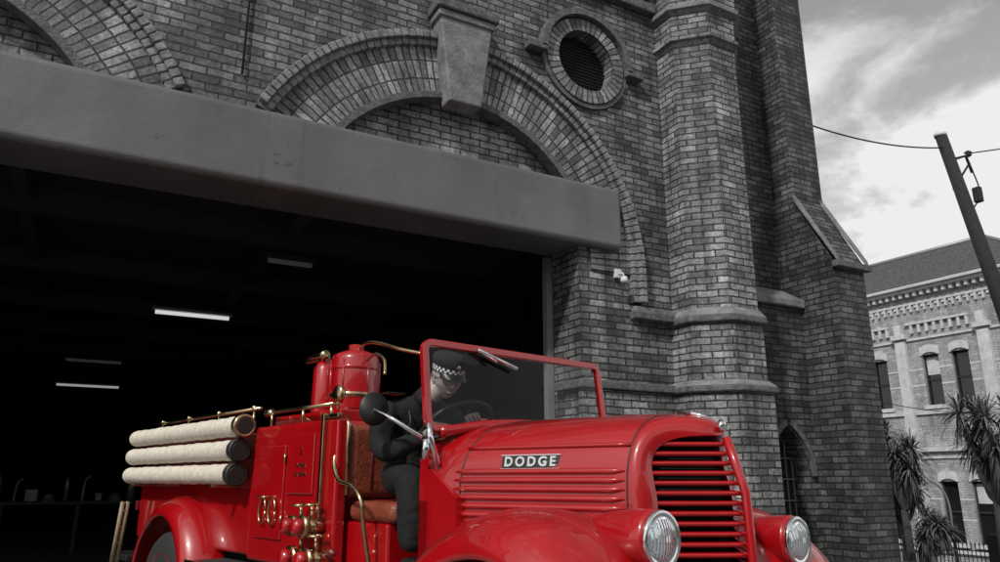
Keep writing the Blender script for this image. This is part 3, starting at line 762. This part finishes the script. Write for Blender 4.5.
box('cab_floor',-.80,.15,-.70,.70,.70,.745,'black',tr,.005)
box('cab_sill',-.80,.15,-.74,-.70,.60,.75,'red',tr,.01)
box('seat_box',-.79,-.30,-.70,.70,.745,.985,'red',tr,.015)
def puff(name,x0,x1,y0,y1,z0,z1,ny_=5,up=True):
    w=(y1-y0)/ny_
    box(name,x0,x1,y0,y1,z0,z1,'leather',tr,.045,5)
    for i in range(1,ny_):
        y=y0+i*w
        if up: tube(name+'_piping',[(x0+.04,y,z1+.001),(x1-.04,y,z1+.001)],.005,'reddk',tr,6)
        else: tube(name+'_piping',[(x1+.001,y,z0+.04),(x1+.001,y,z1-.04)],.005,'reddk',tr,6)
puff('seat_cushion',-.68,-.24,-.71,-.02,.985,1.09); puff('seat_cushion_far',-.68,-.24,.0,.69,.985,1.09)
puff('seat_back',-.80,-.66,-.72,-.02,1.10,1.50,5,False); puff('seat_back_far',-.80,-.66,.0,.70,1.10,1.50,5,False)
# body
box('pump_body',-1.72,-.80,-.80,.80,.72,1.53,'red',tr,.025,3)
box('hose_bed_body',-3.95,-1.725,-.78,.78,.74,1.50,'red',tr,.025,3)
box('rear_tailboard',-4.35,-3.9,-.85,.85,.55,.60,'black',tr,.01)
box('running_board',-2.12,-.78,-1.02,-.75,.655,.70,'rubber',tr,.01)
box('running_board_edge',-2.12,-.78,-1.028,-1.0,.64,.71,'brass',tr,.005)
box('brass_corner_strip',-.817,-.785,-.825,-.80,.66,1.56,'brass',tr,.005)
box('brass_top_strip',-.80,-.66,-.81,-.78,1.53,1.555,'brass',tr,.005)
tube('brass_side_moulding',[(-.70,-.735,1.54),(-.66,-.74,1.50),(-.655,-.74,1.12)],.012,'brass',tr,8)
box('side_panel_front',-.80,-.665,-.80,-.73,.72,1.53,'red',tr,.015)
for (x0_,x1_,z0_,z1_) in ((-1.62,-1.25,.86,1.40),(-1.20,-.90,1.12,1.46)):
    box('locker_door',x0_,x1_,-.812,-.80,z0_,z1_,'red',tr,.006)
for z in (.95,1.3): tube('locker_hinge',[(-1.245,-.815,z),(-1.245,-.815,z+.05)],.007,'brass',tr,8)
tube('locker_handle',[(-1.50,-.815,1.10),(-1.50,-.85,1.10),(-1.41,-.85,1.10),(-1.41,-.815,1.10)],.007,'brass',tr)
for cx_ in (-1.47,-1.34):
    tube('brass_loop',[(cx_+.045*math.cos(a),-.83,1.02+.075*math.sin(a)) for a in [2*PI*i/16 for i in range(17)]],.006,'brass',tr)
R2=Acc()
for i in range(12):
    zz=.78+i*.06
    R2.add([(-.84+.007*math.cos(2*PI*j/8),-.802,zz+.007*math.sin(2*PI*j/8)) for j in range(8)]+[(-.84,-.807,zz)],[(j,(j+1)%8,8) for j in range(8)])
R2.make('body_rivets','brass',tr)
for k,(s,z,sz) in enumerate((('2',1.34,.06),('TURNER',1.27,.032),('TSR 88108',1.22,.032))):
    t2=bpy.data.curves.new('lettering','FONT'); t2.body=s; t2.size=sz; t2.extrude=.001; t2.align_x='CENTER'
    t2o=bpy.data.objects.new('lettering_%d'%k,t2); sc.collection.objects.link(t2o); t2o.parent=tr; t2.materials.append(M['brass'])
    t2o.location=(-1.05,-.815,z); t2o.rotation_euler=(PI/2,0,0)
tube('cab_grab_rail',[(-.70,-.76,1.40),(-.69,-.80,1.30),(-.60,-.82,1.20),(-.47,-.82,1.17),(-.37,-.82,1.10),(-.36,-.80,.95),(-.36,-.75,.74)],.012,'brass',tr,8,True)
for k,(z,xf) in enumerate(((1.535,-1.72),(1.385,-1.76),(1.235,-1.78))):
    y=-.885
    pr=[(.0,-2.16),(.058,-2.16)]+[(.064+.0025*math.sin(i*1.9)+.0015*math.sin(i*.7+k),-2.14+i*.0535) for i in range(40)]+[(.066,-.02)]
    lathe('suction_hose_%d'%k,pr,'hose',tr,(xf,y,z),'x',24)
    lathe('hose_coupling_%d'%k,[(.055,-.03),(.072,-.03),(.075,.0),(.075,.03),(.066,.035),(.055,.035),(.052,-.01),(0,-.012)],'brass' if k==0 else 'black',tr,(xf,y,z),'x',24)
    lathe('hose_mouth_%d'%k,[(.0,.0),(.054,.0),(.054,.036),(.050,.036)],'black',tr,(xf,y,z),'x',24)
for x in (-1.95,-3.6):
    box('hose_bracket',x-.02,x+.02,-.97,-.78,1.15,1.165,'brass',tr,.003)
def rail(nm,pts,r=.011): tube(nm,pts,r,'brass',tr,8,True)
tube('brass_rail',[(-3.8,-.74,1.66),(-1.8,-.74,1.66)],.012,'brass',tr)
for x in (-3.7,-3.1,-2.5,-1.9): tube('rail_post',[(x,-.74,1.49),(x,-.74,1.66)],.009,'brass',tr); lathe('rail_knob',[(0,-.02),(.018,-.01),(.018,.01),(0,.02)],'brass',tr,(x,-.74,1.67),'z',10)
tube('brass_rail_front',[(-1.66,-.74,1.62),(-.84,-.74,1.62)],.012,'brass',tr)
for x in (-1.62,-1.2,-.86): tube('rail_post',[(x,-.74,1.52),(x,-.74,1.62)],.009,'brass',tr)
lathe('rail_clamp',[(0,-.05),(.025,-.04),(.025,.04),(0,.05)],'brass',tr,(-1.66,-.74,1.62),'x',12)
lathe('soda_acid_tank',[(.0,0),(.15,0),(.155,.02),(.155,.33),(.145,.36),(.08,.39),(.05,.395),(.05,.43),(0,.43)],'red',tr,(-1.22,-.38,1.62),'z',32)
lathe('tank_band',[(.157,0),(.160,.005),(.160,.03),(.157,.035)],'brass',tr,(-1.22,-.38,1.70),'z',32)
lathe('tank_band_top',[(.157,0),(.160,.005),(.160,.02),(.157,.025)],'red',tr,(-1.22,-.38,1.88),'z',32)
for a in (0,1.05,2.1,3.15,4.2,5.25): tube('tank_rib',[(-1.22+.156*math.cos(a),-.38+.156*math.sin(a),1.66),(-1.22+.156*math.cos(a),-.38+.156*math.sin(a),1.94)],.006,'red',tr,6)
for k,(x,y) in enumerate(((-1.47,-.46),(-1.60,-.36))):
    lathe('extinguisher_%d'%k,[(.0,0),(.078,0),(.082,.02),(.076,.33),(.055,.37),(.02,.39),(.02,.42),(0,.42)],'red',tr,(x,y,1.58),'z',24)
lathe('branch_nozzle',[(.012,-.28),(.016,-.26),(.02,-.1),(.03,-.02),(.035,.0),(0,.0)],'brass',tr,(-1.58,-.40,2.01),'x',14)
lathe('branch_nozzle_b',[(.012,-.24),(.016,-.2),(.022,-.06),(.03,0),(0,.0)],'brass',tr,(-1.40,-.50,2.0),'x',14)
box('tank_deck',-1.70,-.86,-.68,.68,1.53,1.60,'red',tr,.01)
rail('discharge_pipe',[(-1.22,-.38,2.02),(-1.1,-.38,2.05),(-.95,-.38,2.03),(-.75,-.36,1.97),(-.6,-.3,1.93)],.012)
rail('discharge_pipe_b',[(-1.05,-.40,1.93),(-.9,-.44,1.95),(-.78,-.45,1.90),(-.72,-.48,1.80)],.010)
lathe('pressure_gauge',[(0,-.015),(.05,-.012),(.055,0),(.05,.02),(0,.022)],'brass',tr,(-1.0,-.62,1.70),'y',20)
tube('deck_pipe',[(-1.0,-.62,1.60),(-1.0,-.62,1.68)],.012,'brass',tr)
def valve(x,z,y=-.80,s=1):
    tube('valve_pipe',[(x,y,z),(x,y-.10*s,z)],.035*s,'brass',tr,14)
    lathe('valve_flange',[(0,-.015),(.055*s,-.015),(.055*s,.01),(0,.01)],'brass',tr,(x,y-.11*s,z),'y',18)
    lathe('valve_cap',[(0,-.05),(.03*s,-.05),(.042*s,-.03),(.042*s,0),(0,0)],'red',tr,(x,y-.125*s,z),'y',18)
    tube('valve_stem',[(x,y-.06*s,z),(x,y-.07*s,z+.10*s)],.011,'brass',tr)
    pts=[(x+.042*math.cos(a),y-.07*s+.042*math.sin(a),z+.105*s) for a in [2*PI*i/16 for i in range(17)]]
    tube('valve_handwheel',pts,.008,'brass',tr,6)
    tube('valve_spoke',[pts[0],pts[8]],.005,'brass',tr,6); tube('valve_spoke',[pts[4],pts[12]],.005,'brass',tr,6)
valve(-.90,.96); valve(-.77,.96,-.80,1.05); valve(-.86,.80,-.80,1.15); valve(-.70,.80,-.80,1.1)
tube('drain_lever',[(-.64,-.80,.78),(-.58,-.88,.84),(-.48,-.91,.85)],.012,'brass',tr)
lathe('lever_knob',[(0,-.025),(.02,-.015),(.024,0),(.02,.015),(0,.025)],'reddk',tr,(-.47,-.91,.85),'x',12)
for y in (-.90,-.86):
    tube('ladder_rail',[(-3.99,y,1.02),(-4.10,y,.5)],.018,'wood',tr,8)
for k in range(4): tube('ladder_rung',[(-4.00-.03*k,-.90,.95-.13*k),(-4.00-.03*k,-.86,.95-.13*k)],.012,'wood',tr,6)
box('rear_step_light',-3.99,-3.955,-.80,-.72,.95,1.03,'reddk',tr,.01)
# mirror
lathe('mirror_back',[(0,-.03),(.055,-.025),(.078,-.01),(.084,.0),(.084,.012),(0,.012)],'black',tr,(-.26,-.84,1.545),'x',28)
tube('mirror_arm',[(-.25,-.84,1.545),(-.16,-.78,1.49),(-.03,-.70,1.40)],[.008,.011,.012],'chrome',tr)
lathe('mirror_arm_clamp',[(0,-.05),(.017,-.045),(.021,0),(.017,.045),(0,.05)],'chrome',tr,(-.01,-.69,1.345),'z',14)
C=Vector((-.24,-.32,1.47)); ax=Vector((-.62,0,.78)).normalized(); u_=Vector((0,1,0)); w_=ax.cross(u_)
P=[C+(u_*math.cos(a)+w_*math.sin(a))*.21 for a in [2*PI*i/36 for i in range(37)]]
tube('steering_wheel_rim',P,.014,'black',tr,8)
for a in (0.5,2.6,4.7): tube('steering_wheel_spoke',[C-ax*.03,C+(u_*math.cos(a)+w_*math.sin(a))*.205],.009,'black',tr,8)
tube('steering_column',[C-ax*.03,C-ax*.75],.022,'black',tr)
# ============================================================ DRIVER
dr=empty('firefighter',(2.154,-3.838,0),math.radians(-77.0))
def skin(nm,nodes,edges,mat,parent,sub=2):
    me=bpy.data.meshes.new(nm); me.from_pydata([n[0] for n in nodes],edges,[]); me.update()
    o=bpy.data.objects.new(nm,me); sc.collection.objects.link(o); o.parent=parent
    md=o.modifiers.new('Skin','SKIN'); md.use_smooth_shade=True; md.branch_smoothing=.6
    for i,n in enumerate(nodes):
        r=n[1]; r=(r,r) if not isinstance(r,tuple) else r
        me.skin_vertices[0].data[i].radius=r; me.skin_vertices[0].data[i].use_root=(i==0)
    s=o.modifiers.new('sub','SUBSURF'); s.levels=sub; s.render_levels=sub
    me.materials.append(M[mat]); return o
py=-.42
N_=[((-.53,py,1.21),(.15,.13)),
    ((-.53,py,1.32),(.145,.13)),
    ((-.50,py,1.45),(.165,.14)),
    ((-.44,py,1.57),(.155,.12)),
    ((-.365,py+.02,1.645),(.062,.062)),
    ((-.47,py-.17,1.575),.080),((-.46,py-.25,1.44),.070),((-.40,py-.27,1.33),.062),((-.26,py-.23,1.365),.053),((-.13,py-.18,1.415),.038),
    ((-.42,py+.17,1.57),.074),((-.32,py+.25,1.44),.058),((-.26,py+.25,1.38),.048),((-.20,py+.20,1.44),.040),((-.17,py+.16,1.49),.034),
    ((-.48,py-.12,1.18),.11),((-.34,py-.19,1.20),.10),((-.185,py-.22,1.205),.086),((-.165,py-.23,1.03),.074),((-.16,py-.23,.85),.060),
    ((-.46,py+.11,1.17),.10),((-.28,py+.13,1.19),.085),((-.16,py+.14,1.18),.07),((-.10,py+.14,1.0),.058),((-.06,py+.14,.84),.045)]
E_=[(0,1),(1,2),(2,3),(3,4),(3,5),(5,6),(6,7),(7,8),(8,9),(3,10),(10,11),(11,12),(12,13),(13,14),(0,15),(15,16),(16,17),(17,18),(18,19),(0,20),(20,21),(21,22),(22,23),(23,24)]
o=skin('uniform',N_,E_,'cloth',dr,3)
dt=bpy.data.textures.new('folds','CLOUDS'); dt.noise_scale=.07
dm=o.modifiers.new('folds','DISPLACE'); dm.texture=dt; dm.strength=.020; dm.mid_level=.4
for (x,y) in ((-.21,py-.23),(-.10,py+.14)):
    box('shoe',x,x+.26,y-.05,y+.05,.745,.835,'shoe',dr,.035,4)
tube('neck',[(-.38,py,1.60),(-.335,py+.01,1.66),(-.30,py+.03,1.72)],[.056,.053,.055],'skin',dr,16)
tube('collar',[(-.39,py,1.615),(-.355,py+.01,1.665)],[.085,.068],'cloth',dr,18)
tube('radio_cord',[(-.36,py-.13,1.56),(-.33,py-.14,1.50),(-.35,py-.15,1.42),(-.39,py-.13,1.36)],.006,'black',dr,6,True)
box('epaulette',-.48,-.41,py-.235,py-.12,1.652,1.66,'shoe',dr,.003)
hd=empty('head',(-.265,py+.05,1.745)); hd.parent=dr; hd.rotation_euler=(0,math.radians(24),math.radians(-10))
bm=bmesh.new(); bmesh.ops.create_uvsphere(bm,u_segments=64,v_segments=48,radius=1)
def g3(p,c,s): return math.exp(-((p[0]-c[0])**2/s[0]**2+(p[1]-c[1])**2/s[1]**2+(p[2]-c[2])**2/s[2]**2))
for v_ in bm.verts:
    p=v_.co.copy(); x,y,z=p.x*.098,p.y*.077,p.z*.118
    t=max(0,-p.z)
    y*=1-.33*t*t
    if x>0: x*=1-.10*t
    else: x*=1-.30*t
    if x>0: x=x*.93
    q=(x,y,z); f_=1 if x>0 else 0
    x+=f_*(.030*g3(q,(.09,0,-.022),(.05,.013,.016))+.016*g3(q,(.09,0,.0),(.05,.010,.022))
        -.011*(g3(q,(.085,.032,.012),(.05,.018,.013))+g3(q,(.085,-.032,.012),(.05,.018,.013)))
        +.007*g3(q,(.09,0,.033),(.05,.05,.010))+.010*g3(q,(.08,0,-.062),(.05,.022,.014))+.012*g3(q,(.07,0,-.097),(.05,.025,.016))
        -.005*g3(q,(.09,0,-.078),(.05,.03,.007)))
    y+=math.copysign(.006*(g3(q,(.05,.05,-.02),(.04,.03,.02))+g3(q,(.05,-.05,-.02),(.04,.03,.02))),y)
    v_.co=(x,y,z)
me=bpy.data.meshes.new('face'); bm.to_mesh(me); bm.free()
for p in me.polygons: p.use_smooth=True
me.materials.append(M['skin']); o=bpy.data.objects.new('face',me); sc.collection.objects.link(o); o.parent=hd
def ell(nm,c,r,mat,parent,seg=20):
    bm=bmesh.new(); bmesh.ops.create_uvsphere(bm,u_segments=seg,v_segments=seg//2+2,radius=1)
    for v_ in bm.verts: v_.co=(c[0]+v_.co.x*r[0],c[1]+v_.co.y*r[1],c[2]+v_.co.z*r[2])
    me=bpy.data.meshes.new(nm); bm.to_mesh(me); bm.free()
    for p in me.polygons: p.use_smooth=True
    me.materials.append(M[mat]); o=bpy.data.objects.new(nm,me); sc.collection.objects.link(o); o.parent=parent; return o
for s_ in (-1,1):
    ell('eye',(.070,s_*.031,.011),(.0125,.0125,.010),'white',hd); ell('iris',(.0805,s_*.031,.010),(.004,.006,.006),'black',hd)
    ell('eyelid',(.0705,s_*.031,.0155),(.0135,.0145,.0085),'skin',hd)
    tube('eyebrow',[(.083,s_*.014,.030),(.084,s_*.03,.034),(.074,s_*.048,.028)],[.003,.004,.002],'hair',hd,6)
    pts=[(-.008+.020*math.cos(a),s_*(.078+.004*math.sin(a)),-.008+.032*math.sin(a)) for a in [2*PI*i/18 for i in range(19)]]
    tube('ear_rim',pts,.006,'skin',hd,8); ell('ear',(-.008,s_*.074,-.010),(.018,.008,.028),'skin',hd)
    gp=[(.098,s_*.034+.025*math.cos(a),.006+.019*math.sin(a)) for a in [2*PI*i/20 for i in range(21)]]
    tube('glasses_rim',gp,.0016,'black',hd,6); tube('glasses_temple',[(.096,s_*.059,.012),(.05,s_*.080,.012),(.0,s_*.083,.005)],.002,'black',hd,6)
tube('glasses_bridge',[(.1,-.010,.012),(.103,0,.015),(.1,.010,.012)],.002,'black',hd,6)
tube('lips',[(.078,-.024,-.060),(.092,-.010,-.0565),(.095,0,-.058),(.092,.010,-.0565),(.078,.024,-.060)],[.002,.0045,.005,.0045,.002],'lips',hd,8)
bm=bmesh.new(); bmesh.ops.create_uvsphere(bm,u_segments=40,v_segments=30,radius=1)
dl=[v_ for v_ in bm.verts if (v_.co.z<-.35 or (v_.co.x>.15 and v_.co.z<.5) or v_.co.z>.62)]
bmesh.ops.delete(bm,geom=dl,context='VERTS')
for v_ in bm.verts:
    n_=noise.noise(v_.co*9)*.03; v_.co=(v_.co.x*(.101+n_*.1)-.003,v_.co.y*(.0815+n_*.1),v_.co.z*.12)
me=bpy.data.meshes.new('hair'); bm.to_mesh(me); bm.free()
for p in me.polygons: p.use_smooth=True
me.materials.append(M['hair']); o=bpy.data.objects.new('hair',me); sc.collection.objects.link(o); o.parent=hd
def ringp(rx,ry,z,n=40,cx=0): return [(cx+rx*math.cos(2*PI*i/n),ry*math.sin(2*PI*i/n),z) for i in range(n)]
o=loft('cap_band',[ringp(.106,.087,.044),ringp(.107,.088,.072)],'check',hd,closed=True)
ul=o.data.uv_layers[0]
for p in o.data.polygons:
    for li in p.loop_indices:
        c=o.data.vertices[o.data.loops[li].vertex_index].co; an=math.atan2(c.y,c.x)
        if an<-3.0 and p.center.y>0: an+=2*PI
        if an>3.0 and p.center.y<0: an-=2*PI
        ul.data[li].uv=(an*7,(c.z-.044)/.028*2)
secs=[ringp(.1075,.0885,.0715),ringp(.112,.094,.085),ringp(.115,.100,.100),ringp(.110,.097,.120),ringp(.09,.08,.134),ringp(.05,.045,.140),ringp(.001,.001,.141)]
loft('cap_crown',secs,'cloth',hd,closed=True)
pk=[]
for j in range(6):
    t=j/5; row=[]
    for i in range(17):
        a=-1.05+2.1*i/16
        ext=.058*t*math.cos(a*1.25)
        row.append((.104*math.cos(a)+ext,.086*math.sin(a)*(1+.02*t),.046-.020*t-.012*abs(math.sin(a))*t))
    pk.append(row)
o=loft('cap_peak',pk,'shoe',hd); mm=o.modifiers.new('s','SOLIDIFY'); mm.thickness=.004
ell('cap_badge',(.112,0,.09),(.006,.013,.014),'chrome',hd)
def hand(nm,wrist,fwd,pn,parent,curl=.9,thumb_side=1):
    e=empty(nm,(0,0,0)); e.parent=parent
    f=Vector(fwd).normalized(); n=Vector(pn); n=(n-f*n.dot(f)).normalized(); s=f.cross(n)*thumb_side
    w=Vector(wrist)
    secs=[]
    for t,wd,th in ((-.01,.026,.022),(.02,.034,.019),(.05,.042,.017),(.08,.043,.014),(.092,.038,.011)):
        ring=[]
        for i in range(16):
            a=2*PI*i/16; c,ss=math.cos(a),math.sin(a)
            ring.append(tuple(w+f*t+s*wd*math.copysign(abs(c)**.7,c)+n*th*math.copysign(abs(ss)**.8,ss)))
        secs.append(ring)
    v=[p for r in secs for p in r]; ff=[]
    for i in range(4):
        for j in range(16): ff.append((i*16+j,i*16+(j+1)%16,(i+1)*16+(j+1)%16,(i+1)*16+j))
    ff.append(tuple(range(16))[::-1]); ff.append(tuple(range(64,80)))
    mk('palm',v,ff,'skin',e,smooth=True)
    for k,(off,L,r) in enumerate(((.032,.070,.0088),(.0115,.078,.0090),(-.0105,.073,.0085),(-.031,.058,.0075))):
        p=w+f*.080+s*off; ang=0; pts=[p]; rad=[r*1.05]
        for j,(fr,bend) in enumerate(((.45,curl*.7),(.30,curl*1.1),(.25,curl*.8))):
            ang+=bend*(1+.08*k); d=f*math.cos(ang)+n*math.sin(ang)
            pts.append(pts[-1]+d*L*fr*.5); pts.append(pts[-1]+d*L*fr*.5); rad+= [r*(1-.06*j),r*(1-.08*j)]
        rad[-1]=r*.55
        tube('finger_%d'%k,pts,rad,'skin',e,10)
    p=w+f*.022+s*.028
    d1=(f*.65+s*.6+n*.45).normalized(); d2=(f*.75+s*.05+n*.7).normalized()
    tube('thumb',[p,p+d1*.035,p+d1*.035+d2*.026,p+d1*.035+d2*.048],[.014,.011,.0098,.006],'skin',e,10)
hand('hand_near',(-.135,py-.175,1.42),(.60,.25,.50),(.45,.1,-.9),dr,.75,1)
hand('hand_far',(-.165,py+.155,1.495),(.55,-.5,.35),(.5,0,-.8),dr,.85,-1)
tube('cuff_near',[(-.165,py-.19,1.402),(-.138,py-.178,1.418)],[.038,.039],'cloth',dr,14)
ell('sleeve_badge',(-.46,py-.243,1.52),(.024,.012,.028),'grey',dr); ell('sleeve_badge_centre',(-.457,py-.250,1.52),(.016,.010,.019),'black',dr)
# ============================================================ CAMERA / LIGHT / WORLD
cam=bpy.data.cameras.new('camera'); co=bpy.data.objects.new('camera',cam); sc.collection.objects.link(co); sc.camera=co
cam.sensor_width=36; cam.lens=26.68; cam.clip_end=5000; cam.clip_start=.05
co.location=(0,-7.4,1.2); th=math.radians(15)
Fv=Vector((math.cos(math.radians(61))*math.cos(th),math.sin(math.radians(61))*math.cos(th),math.sin(th)))
co.rotation_euler=Fv.to_track_quat('-Z','Y').to_euler()
sun=bpy.data.lights.new('sun','SUN'); so=bpy.data.objects.new('sun',sun); sc.collection.objects.link(so)
tosun=Vector((-.72,-.44,.80)).normalized()
so.rotation_euler=tosun.to_track_quat('Z','Y').to_euler(); sun.energy=2.9; sun.angle=math.radians(3); sun.color=(1,.985,.96)
w=bpy.data.worlds.new('World'); sc.world=w; w.use_nodes=True; nt=w.node_tree; bg=nt.nodes['Background']; bg.inputs['Strength'].default_value=.09
sky=nt.nodes.new('ShaderNodeTexSky'); sky.sky_type='NISHITA'; sky.sun_disc=False
sky.sun_elevation=math.asin(tosun.z); sky.sun_rotation=math.atan2(tosun.x,tosun.y)
bw=nt.nodes.new('ShaderNodeRGBToBW'); nt.links.new(sky.outputs[0],bw.inputs[0])
tc=nt.nodes.new('ShaderNodeTexCoord'); mp=nt.nodes.new('ShaderNodeMapping'); mp.inputs['Scale'].default_value=(1,1,1.7); mp.inputs['Location'].default_value=(.3,.1,.2)
nt.links.new(tc.outputs['Generated'],mp.inputs['Vector'])
nz_=nt.nodes.new('ShaderNodeTexNoise'); nz_.inputs['Scale'].default_value=5.0; nz_.inputs['Detail'].default_value=11; nz_.inputs['Roughness'].default_value=.55; nz_.inputs['Distortion'].default_value=.25
nt.links.new(mp.outputs[0],nz_.inputs['Vector'])
sx=nt.nodes.new('ShaderNodeSeparateXYZ'); nt.links.new(tc.outputs['Generated'],sx.inputs[0])
hz=nt.nodes.new('ShaderNodeMapRange'); hz.inputs['From Min'].default_value=.15; hz.inputs['From Max'].default_value=.60; hz.inputs['To Min'].default_value=.09; hz.inputs['To Max'].default_value=-.05
nt.links.new(sx.outputs['Z'],hz.inputs['Value'])
ad=nt.nodes.new('ShaderNodeMath'); ad.operation='ADD'; nt.links.new(nz_.outputs['Fac'],ad.inputs[0]); nt.links.new(hz.outputs[0],ad.inputs[1])
mr=nt.nodes.new('ShaderNodeMapRange'); mr.interpolation_type='SMOOTHSTEP'; mr.inputs['From Min'].default_value=.44; mr.inputs['From Max'].default_value=.62
mr.inputs['To Min'].default_value=2.2; mr.inputs['To Max'].default_value=4.6
nt.links.new(ad.outputs[0],mr.inputs['Value'])
mu=nt.nodes.new('ShaderNodeMath'); mu.operation='MULTIPLY'; nt.links.new(bw.outputs[0],mu.inputs[0]); nt.links.new(mr.outputs[0],mu.inputs[1])
mi=nt.nodes.new('ShaderNodeMath'); mi.operation='MINIMUM'; mi.inputs[1].default_value=9.5; nt.links.new(mu.outputs[0],mi.inputs[0])
nt.links.new(mi.outputs[0],bg.inputs['Color'])
sc.view_settings.view_transform='Standard'; sc.view_settings.look='None'; sc.view_settings.exposure=0
